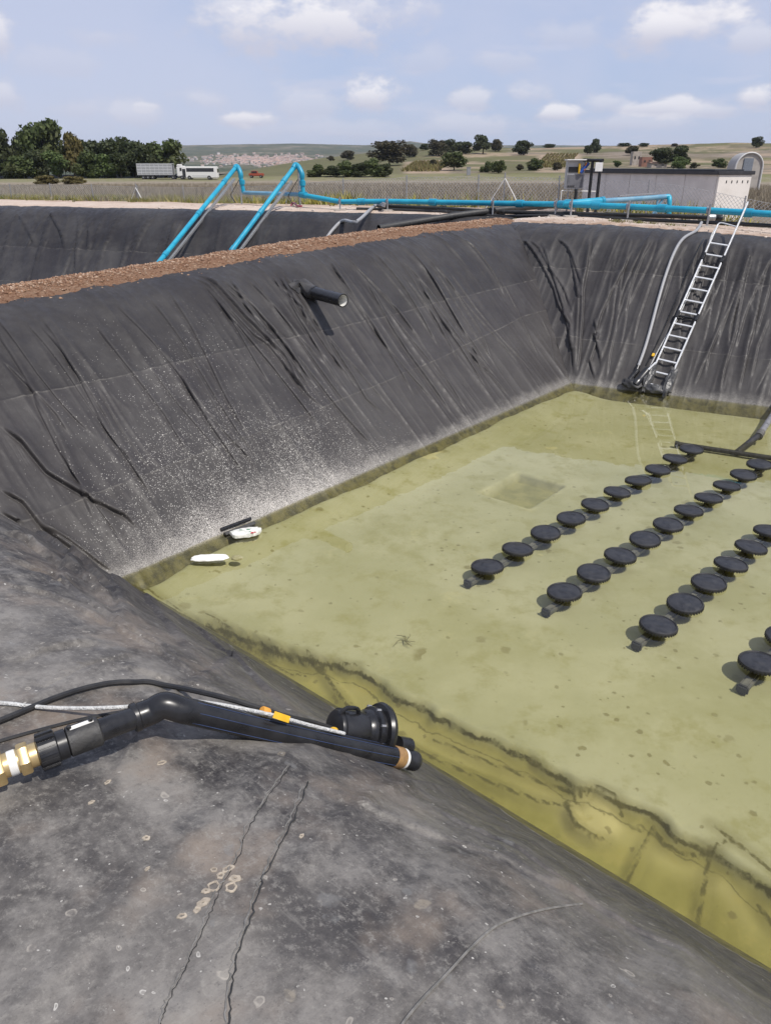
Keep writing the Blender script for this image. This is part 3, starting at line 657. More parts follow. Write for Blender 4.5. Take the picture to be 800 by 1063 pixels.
pond_floor = np_mesh('pond_floor', V, Q, mf, attrs={'plate': plate, 'edge': np.clip(edge_a, 0, 1), 'edge_n': edn, 'edge_l': edl, 'fold_d': fold_d, 'pit': pit, 'rim': rim, 'mound': patch * 0.9 + 0.75 * np.exp(-((dn - edge_n + 0.16) / 0.13) ** 2) * (0.5 + fbm(x * 3, y * 3, 21, 3)).clip(0, 1)})
tag(pond_floor, 'silt covered pond floor seen through shallow yellow green water', kind='structure')

mw = bpy.data.materials.new('shallow green water'); mw.use_nodes = True; t = mw.node_tree; t.nodes.clear(); L = t.links.new
out = N(t, 'ShaderNodeOutputMaterial'); tr = N(t, 'ShaderNodeBsdfTransparent'); tr.inputs['Color'].default_value = (0.95, 0.945, 0.86, 1)
gl = N(t, 'ShaderNodeBsdfGlossy'); gl.inputs['Roughness'].default_value = 0.015; gl.inputs['Color'].default_value = (1, 1, 1, 1)
fr = N(t, 'ShaderNodeFresnel'); fr.inputs['IOR'].default_value = 1.42
co = N(t, 'ShaderNodeTexCoord').outputs['Object']
n1 = N(t, 'ShaderNodeTexNoise'); L(co, n1.inputs['Vector']); n1.inputs['Scale'].default_value = 2.2; n1.inputs['Detail'].default_value = 2
bp = N(t, 'ShaderNodeBump'); bp.inputs['Strength'].default_value = 0.16; bp.inputs['Distance'].default_value = 0.008; L(n1.outputs['Fac'], bp.inputs['Height'])
L(bp.outputs[0], gl.inputs['Normal']); L(bp.outputs[0], fr.inputs['Normal'])
mx = N(t, 'ShaderNodeMixShader'); L(fr.outputs[0], mx.inputs[0]); L(tr.outputs[0], mx.inputs[1]); L(gl.outputs[0], mx.inputs[2]); L(mx.outputs[0], out.inputs['Surface'])
def water(name, pond, lab):
    P = [np.array(pond.P[i]) + pond.mitre(i) * 0.3 for i in range(len(pond.P))]
    n = len(P); V = [(p[0], p[1], 0.0) for p in P]
    me = bpy.data.meshes.new(name); me.from_pydata(V, [], [tuple(range(n))]); me.update()
    if me.polygons[0].normal.z < 0: me.flip_normals()
    me.materials.append(mw); o = bpy.data.objects.new(name, me); COL.objects.link(o); tag(o, lab, kind='structure'); return o
water('pond_water', MAIN, 'still shallow yellow green water of the near pond')

# neighbouring pond
side_far_folds = rand_folds(SIDE, 1, 60, 77, 4.0, 24.0, 0.05) + [([march(a, b_, sfar, 5, 60) for a, b_ in pp], am, wd) for pp, am, wd in (
    (((52, 219), (58, 230), (66, 245), (68, 262)), 0.07, 0.07), (((82, 219), (82, 240), (80, 265), (78, 285)), 0.06, 0.05), (((92, 216), (93, 240), (91, 270)), 0.06, 0.05),
    (((130, 222), (112, 250), (100, 275)), 0.04, 0.05), (((20, 222), (30, 240), (38, 255)), 0.05, 0.06), (((150, 222), (140, 245), (128, 268)), 0.03, 0.05), (((290, 222), (280, 238), (272, 252)), 0.04, 0.05))]
for i_, nm, lb, nu, nv in ((1, 'next_pond_far_bank', 'black lined far bank of the neighbouring pond', 520, 110), (0, 'next_pond_near_bank', 'black lined bank of the neighbouring pond behind the soil strip', 200, 60), (2, 'next_pond_left_bank', 'black lined left bank of the neighbouring pond', 80, 40), (3, 'next_pond_end_bank', 'black lined end bank of the neighbouring pond', 120, 40)):
    bank(nm, SIDE, i_, -0.7, 3.5, nu, nv, LM_SIDE, lb, side_far_folds if i_ == 1 else (), (1.0, 2.2), wr=1.3, seed=60 + i_, lean=-0.3)
water('next_pond_water', SIDE, 'still water at the foot of the neighbouring pond')
me = bpy.data.meshes.new('next_pond_floor'); me.from_pydata([(p[0] * 1.0, p[1], -0.4) for p in SIDE.P + np.array([SIDE.mitre(i) * 0.45 for i in range(4)])], [], [(0, 1, 2, 3)]); me.materials.append(mat('green silt', (0.2, 0.19, 0.05))); o = bpy.data.objects.new('next_pond_floor', me); COL.objects.link(o); tag(o, 'silt floor of the neighbouring pond', kind='structure')
# ------------------------------------------------------------------ soil, paths, fields, hills
def wmat(name, layers, rough=0.95, bump=0.6, bscale=30, bdist=0.03):
    """layers: first a colour, then (colour, noise scale, lo, hi, amount) or (colour, attribute name, amount)"""
    m = bpy.data.materials.new(name); m.use_nodes = True; t = m.node_tree; L = t.links.new
    b = t.nodes['Principled BSDF']; b.inputs['Roughness'].default_value = rough; b.inputs['Specular IOR Level'].default_value = 0.15
    co = N(t, 'ShaderNodeTexCoord').outputs['Object']; c = layers[0]
    for l in layers[1:]:
        if isinstance(l[1], str):
            f = math_n(t, 'MULTIPLY', N(t, 'ShaderNodeAttribute', attribute_name=l[1]).outputs['Fac'], l[2])
            if len(l) > 3:
                n = N(t, 'ShaderNodeTexNoise'); L(co, n.inputs['Vector']); n.inputs['Scale'].default_value = l[3]; n.inputs['Detail'].default_value = 6; n.inputs['Roughness'].default_value = 0.7
                f = math_n(t, 'MULTIPLY', f, ramp(t, n.outputs['Fac'], (l[4], l[5], 0, 1)))
        else:
            n = N(t, 'ShaderNodeTexNoise'); L(co, n.inputs['Vector']); n.inputs['Scale'].default_value = l[1]; n.inputs['Detail'].default_value = 7; n.inputs['Roughness'].default_value = 0.65
            f = ramp(t, n.outputs['Fac'], (l[2], l[3], 0, l[4]))
        c = mixc(t, f, c, l[0])
    L(c, b.inputs['Base Color'])
    n = N(t, 'ShaderNodeTexNoise'); L(co, n.inputs['Vector']); n.inputs['Scale'].default_value = bscale; n.inputs['Detail'].default_value = 7; n.inputs['Roughness'].default_value = 0.7
    bp = N(t, 'ShaderNodeBump'); bp.inputs['Strength'].default_value = bump; bp.inputs['Distance'].default_value = bdist
    L(n.outputs['Fac'], bp.inputs['Height']); L(bp.outputs[0], b.inputs['Normal'])
    return m
M_soil = wmat('red brown mulchy soil', [(0.235, 0.135, 0.085), ((0.33, 0.225, 0.155), 5, .45, .7, .8), ((0.10, 0.05, 0.03), 22, .5, .68, .8), ((0.42, 0.31, 0.22), 40, .58, .7, .7)], bump=1.0, bscale=28, bdist=0.05)
M_path = wmat('pale sandy path', [(0.50, 0.40, 0.325), ((0.58, 0.49, 0.42), 1.2, .4, .65, .8), ((0.26, 0.16, 0.10), 'soil', .9, 3.0, .30, .62), ((0.24, 0.15, 0.10), 2.2, .58, .72, .6), ((0.70, 0.63, 0.57), 26, .6, .72, .6), ((0.22, 0.17, 0.12), 35, .6, .75, .5)], bump=0.9, bscale=18, bdist=0.04)
# strip of soil between the two ponds
tt = np.linspace(-6.5, 13.2, 560); ss = np.linspace(2.9, 4.5, 56)
Tm, Sm = np.meshgrid(tt, ss, indexing='ij'); t_, s_ = Tm.ravel(), Sm.ravel()
x = MAIN.P[0, 0] + MAIN.D[0, 0] * t_ + MAIN.Nn[0, 0] * s_; y = MAIN.P[0, 1] + MAIN.D[0, 1] * t_ + MAIN.Nn[0, 1] * s_
cen = 3.62 + 0.10 * fbm(t_ * 0.8, t_ * 0, 2, 3); hw = 0.27 - 0.03 * sstep(6, 12, t_) + 0.07 * fbm(t_ * 1.9, s_ * 0.5, 5, 3) + 0.03 * fbm(t_ * 9, s_ * 9, 15, 3)
q = (s_ - cen) / hw
z = G(x, y) * 1.003 + 0.02 + 0.045 * (1 - q * q).clip(-4, 1) + 0.05 * fbm(t_ * 5, s_ * 5, 6, 4) + 0.05 * np.abs(fbm(t_ * 16, s_ * 16, 8, 3))
soil = np_mesh('soil_bank', np.stack([x, y, z], 1), grid_q(560, 56), M_soil); tag(soil, 'strip of red brown soil on the bank between the two ponds', kind='structure')
def icos(n, sc_rng):
    V, Fc = [], []
    return V, Fc
def scatter_rocks(name, pts, r0, r1, mat_, label, flat=0.6):
    base = np.array([(1, 0, 0), (-1, 0, 0), (0, 1, 0), (0, -1, 0), (0, 0, 1), (0, 0, -1)], float)
    tri = np.array([(0, 2, 4), (2, 1, 4), (1, 3, 4), (3, 0, 4), (2, 0, 5), (1, 2, 5), (3, 1, 5), (0, 3, 5)])
    n = len(pts); r = rng.uniform(r0, r1, n) * rng.choice([0.5, 0.7, 1, 1.3], n)
    a = rng.uniform(0, 6.28, n); B = base[None] * (r[:, None, None] * rng.uniform(0.6, 1.3, (n, 1, 3)) * np.array([1.2, 1, flat])) * rng.uniform(0.8, 1.2, (n, 6, 1))
    c, s = np.cos(a), np.sin(a); X = B[..., 0] * c[:, None] - B[..., 1] * s[:, None]; Y = B[..., 0] * s[:, None] + B[..., 1] * c[:, None]
    V = np.stack([X, Y, B[..., 2]], -1) + pts[:, None, :]
    Fq = (tri[None] + 6 * np.arange(n)[:, None, None]).reshape(-1, 3)
    o = np_mesh(name, V.reshape(-1, 3), Fq, mat_, smooth=False); tag(o, label, kind='stuff'); return o
def isl_mat(name, cols, rough=0.9):
    m = bpy.data.materials.new(name); m.use_nodes = True; t = m.node_tree; b = t.nodes['Principled BSDF']; b.inputs['Roughness'].default_value = rough; b.inputs['Specular IOR Level'].default_value = 0.15
    g = N(t, 'ShaderNodeNewGeometry'); cr = N(t, 'ShaderNodeValToRGB'); cr.color_ramp.interpolation = 'LINEAR'
    e = cr.color_ramp.elements
    while len(e) < len(cols): e.new(0.5)
    for i, cc in enumerate(cols): e[i].position = i / (len(cols) - 1); e[i].color = (*cc, 1)
    t.links.new(g.outputs['Random Per Island'], cr.inputs[0]); t.links.new(cr.outputs[0], b.inputs['Base Color']); return m
n = 15000; t_ = rng.uniform(-2, 13, n); s_ = 3.60 + rng.normal(0, 0.165, n); s_ = np.clip(s_, 3.0, 4.05)
x = MAIN.P[0, 0] + MAIN.D[0, 0] * t_ + MAIN.Nn[0, 0] * s_; y = MAIN.P[0, 1] + MAIN.D[0, 1] * t_ + MAIN.Nn[0, 1] * s_
bs = bvh(soil); z = np.array([(lambda h: h.z if h is not None else -9)(bs.ray_cast(Vector((a, b_, 8)), Vector((0, 0, -1)))[0]) for a, b_ in zip(x, y)])
zl = np.array([drop((a, b_, 0), 'left').z if c_ < 3.45 else -9 for a, b_, c_ in zip(x, y, s_)]) - 0.002; zl = np.maximum(zl, np.where(s_ > 3.45, G(x, y) * 0.995, -9))
M_clod = isl_mat('soil crumbs', [(0.13, 0.07, 0.045), (0.23, 0.13, 0.08), (0.29, 0.175, 0.11), (0.42, 0.31, 0.23), (0.19, 0.105, 0.065)])
scatter_rocks('soil_crumbs', np.stack([x, y, np.maximum(z, zl)], 1), 0.009, 0.026, M_clod, 'brown crumbs and bits of bark on the soil strip')

xs = np.arange(-32, 22, 0.16); ys = np.arange(-10, 40, 0.16); XX, YY = np.meshgrid(xs, ys, indexing='ij'); x, y = XX.ravel(), YY.ravel()
mo, so = MAIN.out(x, y), SIDE.out(x, y); mn = np.minimum(mo, so)
lim = 3.32 + 0.35 * fbm(x * 1.1, y * 1.1, 2, 4)
z = G(x, y) + 0.012 + 0.05 * fbm(x * 1.2, y * 1.2, 14, 5) + 0.05 * sstep(3.4, 4.2, mn) - 1.4 * sstep(lim + 0.22, lim - 0.5, mn) - 0.45 * sstep(6.0, 8.5, mn)
Q = grid_q(len(xs), len(ys)); keep = (mn > 2.5) & (mn < 9.5); Q = Q[keep[Q].all(1)]
soilw = sstep(4.4, 3.5, mo) * sstep(14.0, 8.0, x) * 0.9 + 0.6 * sstep(4.9, 5.5, mn) * sstep(6.5, 5.6, mn)
path = np_mesh('path', np.stack([x, y, z], 1), Q, M_path, attrs={'soil': np.clip(soilw, 0, 1)}); tag(path, 'pale sandy path round the ponds', kind='structure')
bpath = bvh(path)
def ptop(x, y, lift=0.0):
    h = bpath.ray_cast(Vector((x, y, 9)), Vector((0, 0, -1)))[0]
    return Vector((x, y, (h.z if h is not None else float(T(np.array([x]), np.array([y]))[0])) + lift))
n = 5000; ang = rng.uniform(-0.65, 0.75, n); d_ = rng.uniform(13, 27, n); x, y = np.sin(ang) * d_, np.cos(ang) * d_
mn = np.minimum(MAIN.out(x, y), SIDE.out(x, y)); k = (mn > 3.5) & (mn < 6.5); x, y = x[k], y[k]
scatter_rocks('path_gravel', np.array([ptop(a, b_) for a, b_ in zip(x, y)]), 0.012, 0.04, isl_mat('gravel', [(0.5, 0.42, 0.35), (0.62, 0.56, 0.5), (0.3, 0.22, 0.16), (0.55, 0.46, 0.38)]), 'loose stones on the sandy path')

# open country as one sheet
aa = np.radians(np.concatenate([np.linspace(-180, -48, 40, endpoint=False), np.linspace(-48, 48, 420, endpoint=False), np.linspace(48, 180, 41)]))
rr = np.concatenate([[0.1, 3, 6], np.geomspace(8, 1300, 200), [2000, 4000, 9000]])
AA, RR = np.meshgrid(aa, rr, indexing='ij'); x, y = (np.sin(AA) * RR).ravel(), (np.cos(AA) * RR).ravel(); r = RR.ravel()
mn = np.minimum(MAIN.out(x, y), SIDE.out(x, y))
z = T(x, y) - 4.0 * sstep(7.6, 6.4, mn) + 0.10 * fbm(x * 0.5, y * 0.5, 33, 3) * sstep(25, 40, r)
pxv = np.where(y > 0.05, azpx(x, np.maximum(y, .05)), 5000)
hillw = sstep(235, 262, r)
v1 = sstep(415, 425, pxv) * sstep(472, 462, pxv) * sstep(250, 262, r) * sstep(430, 400, r) + sstep(552, 562, pxv) * sstep(606, 596, pxv) * sstep(262, 275, r) * sstep(520, 480, r)
green = hillw * np.clip(sstep(0.47, 0.55, vnoise(x / 46 + 3, y / 38, 71)) + sstep(470, 400, pxv) * 0.9, 0, 1)
tan = hillw * sstep(0.55, 0.63, vnoise(x / 34 + 9, y / 22 + 4, 73)) * sstep(420, 470, pxv)
tan = np.maximum(tan, v1 * 1.2); green = green * (1 - v1)
gz = vnoise(x / 90, y / 60, 77)
strip = sstep(222, 230, r) * sstep(262, 246, r)
Q = grid_q(len(aa), len(rr))
M_land = wmat('dry fields and hill grass', [(0.19, 0.155, 0.115), ((0.255, 0.21, 0.175), .25, .4, .65, .7), ((0.15, 0.115, 0.09), 1.2, .5, .7, .6), ((0.30, 0.27, 0.20), 'pale', .8),
    ((0.12, 0.12, 0.05), 'green', .95), ((0.12, 0.105, 0.06), 'hill', .75, .05, .4, .6), ((0.33, 0.25, 0.18), 'tan', .85, .2, .3, .55), ((0.085, 0.09, 0.045), 'scrub', .8, .12, .45, .6), ((0.15, 0.155, 0.06), 'strip', .8, .3, .3, .6)], bump=0.4, bscale=1.5, bdist=0.3)
land = np_mesh('ground', np.stack([x, y, z], 1), Q, M_land, attrs={'green': green, 'hill': hillw, 'tan': tan, 'scrub': hillw * sstep(0.4, 0.7, gz), 'strip': strip, 'pale': 0.4 * sstep(60, 200, r) * (1 - hillw)})
tag(land, 'dry brown field with green and tan hillside beyond', kind='structure')
def thit(px, py, d0=24, d1=900): return march(px, py, T, d0, d1, 9000, True)

# far hills
pxs = np.linspace(-500, 700, 380); rs = np.geomspace(1100, 7000, 90)
PXX, RR = np.meshgrid(pxs, rs, indexing='ij'); p_, r = PXX.ravel(), RR.ravel()
X = (p_ - 400) / F * math.cos(PITCH); an = np.arctan(X); x, y = np.sin(an) * r, np.cos(an) * r
rid = np.interp(p_, [-500, 100, 190, 260, 320, 380, 412, 425, 440, 480, 700], [153, 152, 151, 150, 149.6, 150.5, 148.6, 146.5, 149, 151, 152])
fr_ = np.clip((r - 1100) / 3200, 0, 1)
py_ = 181 + (rid - 181) * fr_ ** 0.75 + 9 * fbm(x / 500, y / 500, 91, 5) * np.clip(fr_ * 6, 0, 1) * (1 - 0.8 * fr_) + 4 * fbm(x / 160, y / 160, 95, 4) * (1 - 0.8 * fr_)
z = CZ - (py_ - PY0) * np.minimum(r, 4300) / 939.0 - np.clip(r - 4300, 0, 9000) * 0.04
M_far = wmat('distant hillsides', [(0.105, 0.10, 0.06), ((0.05, 0.065, 0.04), .006, .42, .58, .9), ((0.22, 0.185, 0.14), .005, .52, .6, .8), ((0.34, 0.30, 0.25), .011, .6, .68, .8), ((0.05, 0.062, 0.035), .03, .5, .62, .85), ((0.045, 0.06, 0.035), .08, .55, .65, .7)], bump=0.0)
fh = np_mesh('far_hills', np.stack([x, y, z], 1), grid_q(380, 90), M_far); tag(fh, 'long low hills on the horizon behind the town', kind='structure')
bfh = bvh(fh)
# the town on the far slope reads as one mass of small houses
m1 = MB(); m2 = MB()
for k in range(560):
    px = random.gauss(272, 32); py = random.gauss(167, 2.6) + (px - 268) * 0.012
    if not (195 < px < 345 and 160 < py < 174): continue
    h = bfh.ray_cast(Vector(CAMP), Vector(ray(px, py)).normalized())[0]
    if h is None: continue
    r = h.length; sx_ = random.uniform(4, 9) * r / 2000; sy_ = random.uniform(4, 7) * r / 2000; sz_ = random.uniform(3.0, 5) * r / 2000; a = random.uniform(-.6, .6); Mr = Matrix.Rotation(a, 3, 'Z')
    m1.box(h + Vector((0, 0, sz_ / 2 - 1)), (sx_, sy_, sz_), Mr)
    zt = sz_ - 1; P = [Vector((i * sx_ * .55, j * sy_ * .55, zt)) for i, j in ((-1, -1), (1, -1), (1, 1), (-1, 1))] + [Vector((-sx_ * .55, 0, zt + 1.3)), Vector((sx_ * .55, 0, zt + 1.3))]
    m2.add([Mr @ p + h for p in P], [(0, 1, 5, 4), (2, 3, 4, 5), (0, 4, 3), (1, 2, 5)])
M_house = isl_mat('far house walls', [(0.42, 0.39, 0.36), (0.55, 0.52, 0.49), (0.36, 0.29, 0.25), (0.62, 0.6, 0.57)]); M_troof = isl_mat('far house roofs', [(0.36, 0.24, 0.2), (0.42, 0.31, 0.26), (0.3, 0.23, 0.21)])
tag(m1.build('far_town_houses', M_house, smooth=False), 'mass of small white and pink houses of a far town', kind='stuff')
tag(m2.build('far_town_roofs', M_troof, smooth=False), 'mass of red roofs of the far town', kind='stuff')

# ------------------------------------------------------------------ grass, stalks, weeds
def tufts(name, pts, h0, h1, w0, mat_, label, blades=4, spread=0.5):
    n = len(pts); k = blades; P = np.repeat(pts, k, 0); m = len(P)
    a = rng.uniform(0, 6.28, m); h = rng.uniform(h0, h1, m); ln = rng.uniform(0.05, spread, m) * h; wd = w0 * rng.uniform(0.6, 1.4, m)
    base = P + np.stack([rng.normal(0, w0, m), rng.normal(0, w0, m), np.full(m, -0.03)], 1)
    b = rng.uniform(0, 6.28, m); sd_ = np.stack([np.cos(b), np.sin(b), 0 * b], 1) * wd[:, None]
    tip = base + np.stack([np.cos(a) * ln, np.sin(a) * ln, h], 1)
    V = np.stack([base - sd_, base + sd_, tip], 1).reshape(-1, 3); Fq = np.arange(3 * m).reshape(-1, 3)
    o = np_mesh(name, V, Fq, mat_, smooth=False); tag(o, label, kind='stuff'); return o
def on_T(x, y): return np.stack([x, y, T(x, y)], 1)
n = 36000; pxr = rng.uniform(-120, 920, n); D_ = 30 * np.exp(rng.uniform(0, 1, n) * math.log(215 / 30)); an = np.arctan((pxr - 400) / F * math.cos(PITCH)); x, y = np.sin(an) * D_, np.cos(an) * D_
k = (np.minimum(MAIN.out(x, y), SIDE.out(x, y)) > 8.0) & (vnoise(x * 0.3, y * 0.3, 4) > 0.25); x, y = x[k], y[k]
tufts('dry_stalks', on_T(x, y), 0.25, 0.6, 0.03, isl_mat('dry stalks', [(0.17, 0.14, 0.105), (0.25, 0.21, 0.155), (0.32, 0.28, 0.205), (0.18, 0.15, 0.10)]), 'dry brown stalks standing all over the field', 3)
FENCE = [(-30, 42), (-20, 37), (-10, 32), (-4, 28.4), (1.5, 24.9), (5, 23.0), (8.4, 21.35), (12, 19.6), (17, 17.2)]
FA = np.array(FENCE, float)
def fence_at(u):
    d = np.concatenate([[0], np.cumsum(np.linalg.norm(np.diff(FA, axis=0), axis=1))]); return np.array([np.interp(u, d, FA[:, 0]), np.interp(u, d, FA[:, 1])]).T, d[-1]
_, FL = fence_at(0.0)
n = 13000; u = rng.uniform(0, FL, n); p, _ = fence_at(u); off = rng.normal(0.8, 0.7, n); x, y = p[:, 0] + off * 0.5, p[:, 1] + off * 0.86
k = (vnoise(x * .6, y * .6, 12) > 0.3) & ((x < -1) | (rng.uniform(0, 1, n) < 0.10)); x, y = x[k], y[k]
tufts('fence_weeds', np.array([ptop(a, b_) for a, b_ in zip(x, y)]), 0.15, 0.55, 0.035, isl_mat('green weeds', [(0.11, 0.13, 0.03), (0.2, 0.21, 0.05), (0.28, 0.26, 0.07), (0.34, 0.28, 0.13), (0.36, 0.33, 0.04)]), 'yellow green weeds growing along the wire fence', 5, 0.9)
n = 5200; pxr = rng.uniform(470, 800, n); pyr = rng.uniform(227, 238, n)
P = np.array([at_z(a, b_, 2.68) for a, b_ in zip(pxr, pyr)]); x, y = P[:, 0], P[:, 1]
k = (MAIN.out(x, y) > 3.45) & (MAIN.out(x, y) < 4.3) & (vnoise(x * 1.3, y * 1.3, 15) > 0.56); x, y = x[k], y[k]
tufts('path_weeds', np.array([ptop(a, b_) for a, b_ in zip(x, y)]), 0.03, 0.09, 0.02, isl_mat('short weeds', [(0.10, 0.11, 0.03), (0.18, 0.17, 0.06), (0.25, 0.21, 0.1)]), 'short green weeds on the edge of the path', 4, 1.2)
n = 2500; u = rng.uniform(6, FL - 26, n); p, _ = fence_at(u); off = rng.normal(-2.3, 0.5, n); x, y = p[:, 0] + off * 0.5, p[:, 1] + off * 0.86
k = vnoise(x * .8, y * .8, 19) > 0.5; x, y = x[k], y[k]
tufts('path_edge_weeds', np.array([ptop(a, b_) for a, b_ in zip(x, y)]), 0.05, 0.2, 0.025, bpy.data.materials['short weeds'], 'scattered weeds beside the path by the blue pipes', 4, 1.0)

# ------------------------------------------------------------------ trees
def crown_mesh(name, seed, lobes, nq, leaf, mat_, solid=False):
    r_ = np.random.default_rng(seed); L_ = []
    for k in range(lobes):
        a = r_.uniform(0, 6.28); rad = r_.uniform(0.05, 0.62); zc = r_.uniform(-0.55, 0.62); sz = r_.uniform(0.26, 0.46) * (1 - 0.25 * abs(zc))
        L_.append((np.array([math.cos(a) * rad, math.sin(a) * rad, zc]) * (1 - 0.25 * max(zc, 0)), sz))
    per = nq // lobes; Vs = []
    for c, sz in L_:
        d = r_.normal(0, 1, (per, 3)); d /= np.linalg.norm(d, axis=1)[:, None]
        p = c + d * sz * (r_.uniform(0.35, 1, per) ** 0.5)[:, None] * np.array([1, 1, 0.85])
        p += r_.normal(0, 0.03, p.shape)
        nrm = d + r_.normal(0, 0.7, d.shape); nrm /= np.linalg.norm(nrm, axis=1)[:, None]
        u = np.cross(nrm, r_.normal(0, 1, d.shape)); u /= np.linalg.norm(u, axis=1)[:, None]; v = np.cross(nrm, u)
        s = (leaf * r_.uniform(0.5, 1.4, per))[:, None]
        Vs.append(np.stack([p - u * s - v * s * .5, p + u * s * .3 - v * s * .8, p + u * s + v * s * .4, p - u * s * .2 + v * s * .9], 1))
    V = np.concatenate(Vs).reshape(-1, 3)
    return V, np.arange(len(V)).reshape(-1, 4)
M_bark = mat('bark', (0.10, 0.075, 0.055), (0.06, 0.045, 0.035), 0.9, 3.0, 0.5, 20)
LEAF = {'dark': leaf_mat('dark evergreen leaves', (0.030, 0.043, 0.016), (0.068, 0.080, 0.030), (0.050, 0.056, 0.022)),
        'mid': leaf_mat('mid green leaves', (0.05, 0.072, 0.022), (0.105, 0.13, 0.042), (0.085, 0.092, 0.034)),
        'bright': leaf_mat('fresh green leaves', (0.06, 0.095, 0.025), (0.12, 0.16, 0.05), (0.08, 0.105, 0.035)),
        'rust': leaf_mat('yellow brown leaves', (0.09, 0.075, 0.025), (0.17, 0.14, 0.045), (0.10, 0.08, 0.03)),
        'brown': leaf_mat('brownish oak leaves', (0.045, 0.042, 0.022), (0.085, 0.072, 0.038), (0.055, 0.058, 0.026))}
PROTO = {}
def tree_proto(kind, variant):
    key = (kind, variant)
    if key in PROTO: return PROTO[key]
    lob = {0: 16, 1: 22, 2: 11}[variant]; V, Q = crown_mesh('crown', 100 + variant * 7 + len(kind), lob, 3600, 0.062, None)
    if variant == 2: V = V * np.array([0.9, 0.9, 1.1])
    me_c = np_mesh('crown', V, Q, LEAF[kind], smooth=False); dat = me_c.data; bpy.data.objects.remove(me_c)
    mb = MB(); mb.tube([(0, 0, -1.35), (0.01, 0, -0.9), (-0.02, 0.02, -0.4), (0.03, 0, 0.2), (0.0, 0.0, 0.55)], [0.085, 0.06, 0.05, 0.03, 0.012], 7)
    for k in range(6):
        a = k * 1.05 + 0.4; zz = -0.75 + 0.17 * k; l = 0.55
        mb.tube([(0, 0, zz), (math.cos(a) * l * .5, math.sin(a) * l * .5, zz + .2), (math.cos(a) * l, math.sin(a) * l, zz + .5)], [0.03, 0.02, 0.007], 5)
    to = mb.build('trunk', M_bark); td = to.data; bpy.data.objects.remove(to)
    PROTO[key] = (dat, td); return PROTO[key]
def tree(name, px, base, top, wd, kind, variant, label, group, cat='tree', loc=None, lowcrown=False):
    p = Vector(loc if loc is not None else thit(px, base)); D = (p.y * math.cos(PITCH) + (CZ - p.z) * math.sin(PITCH)); H = (base - top) * D / F * 1.06; W = wd * D / F / 2 * 1.28
    dat, td = tree_proto(kind, variant); a = random.uniform(0, 6.28)
    rt = thing(name, label, cat, p, group); rt.rotation_euler = (0, 0, a)
    hz = H * (0.60 if lowcrown else 0.54); cz_ = H - hz * 0.86
    c = bpy.data.objects.new('crown', dat); COL.objects.link(c); c.parent = rt; c.location = (0, 0, cz_); c.scale = (W * 1.12, W * 1.12, hz)
    tk = bpy.data.objects.new('trunk', td); COL.objects.link(tk); tk.parent = rt; tk.location = (0, 0, cz_); tk.scale = (min(W, hz) * 0.9, min(W, hz) * 0.9, cz_ / 1.3)
    return rt
GL = 'trees of the wood on the left'; GH = 'bushes of the hedge beyond the field'; GR = 'trees on the right hillside'
def atr(px, py, D): p = at_D(px, py, D); return (p[0], p[1], float(T(np.array([p[0]]), np.array([p[1]]))[0]))
WOOD = [  # px, base, top, width, D, kind, variant, label
    (6, 188, 139, 40, 232, 'dark', 0, 'dark tree at the left edge of the photo, its crown cut by the frame'),
    (28, 188, 147, 26, 236, 'dark', 2, 'narrow dark tree between the edge tree and the tallest tree of the wood'),
    (51, 188, 132.5, 38, 228, 'mid', 1, 'tallest tree of the left wood with a ragged pointed crown'),
    (79, 188, 143, 26, 226, 'rust', 0, 'yellowish brown crowned tree right of the tallest tree'),
    (97, 188, 150, 32, 236, 'dark', 1, 'dark rounded tree right of the yellowish tree'),
    (120, 188, 148, 36, 238, 'dark', 0, 'broad dark tree at the middle of the wood with the highest rounded top'),
    (142, 187, 150, 34, 238, 'dark', 1, 'dark tree standing behind the grey livestock trailer'),
    (173, 187, 150.5, 36, 234, 'mid', 1, 'lighter green tree at the right end of the wood above the lorry cab'),
    (158, 187, 156, 26, 230, 'dark', 2, 'lower dark tree tucked behind the front of the livestock trailer'),
    (20, 188.5, 166, 30, 215, 'mid', 0, 'low green bush in front of the narrow dark tree'),
    (62, 188.5, 163, 26, 214, 'bright', 0, 'fresh green bush below the tallest tree'),
    (92, 188.5, 164, 28, 215, 'mid', 2, 'green bush in front of the dark rounded tree'),
    (112, 188.5, 166, 26, 216, 'bright', 1, 'fresh green bush in front of the broad dark tree'),
    (127, 188.5, 163, 24, 217, 'dark', 1, 'round dark bush just left of the livestock trailer'),
    (40, 188.5, 160, 24, 219, 'dark', 1, 'dark bush left of the trunk of the tallest tree')]
for px, ba, tp, wd, D, kd, va, lb in WOOD: tree('tree' if tp < 160 else 'bush', px, ba, tp, wd, kd, va, lb, GL, 'tree' if tp < 160 else 'bush', atr(px, ba, D), True)
for px, wd, tp, lb in ((50, 26, 180, 'beige dry brushwood heap below the tallest tree'), (80, 22, 181, 'beige dry brushwood heap right of the larger heap')):
    tree('brushwood', px, 190, tp, wd, 'rust', 0, lb, 'dry brushwood heaps before the wood', 'brushwood', atr(px, 190, 175), True)
HEDGE = [(331, 183.5, 171.5, 20, 'mid', 'leftmost low bush of the hedge beside the blue pipe'), (343, 183.5, 172.5, 20, 'dark', 'second low bush of the hedge, dark and rounded'), (359, 183.5, 168, 22, 'mid', 'middle bush of the hedge with a raised top'),
         (375, 183.5, 169.5, 20, 'dark', 'fourth bush of the hedge, below the slope of the big oak'), (388, 183.5, 165.5, 20, 'mid', 'tallest bush at the right end of the hedge'), (399, 183.5, 170.5, 13, 'dark', 'small bush at the foot of the big brown oak')]
for px, ba, tp, wd, kd, lb in HEDGE: tree('hedge_bush', px, ba, tp, wd, kd, 0, lb, GH, 'bush', None, True)
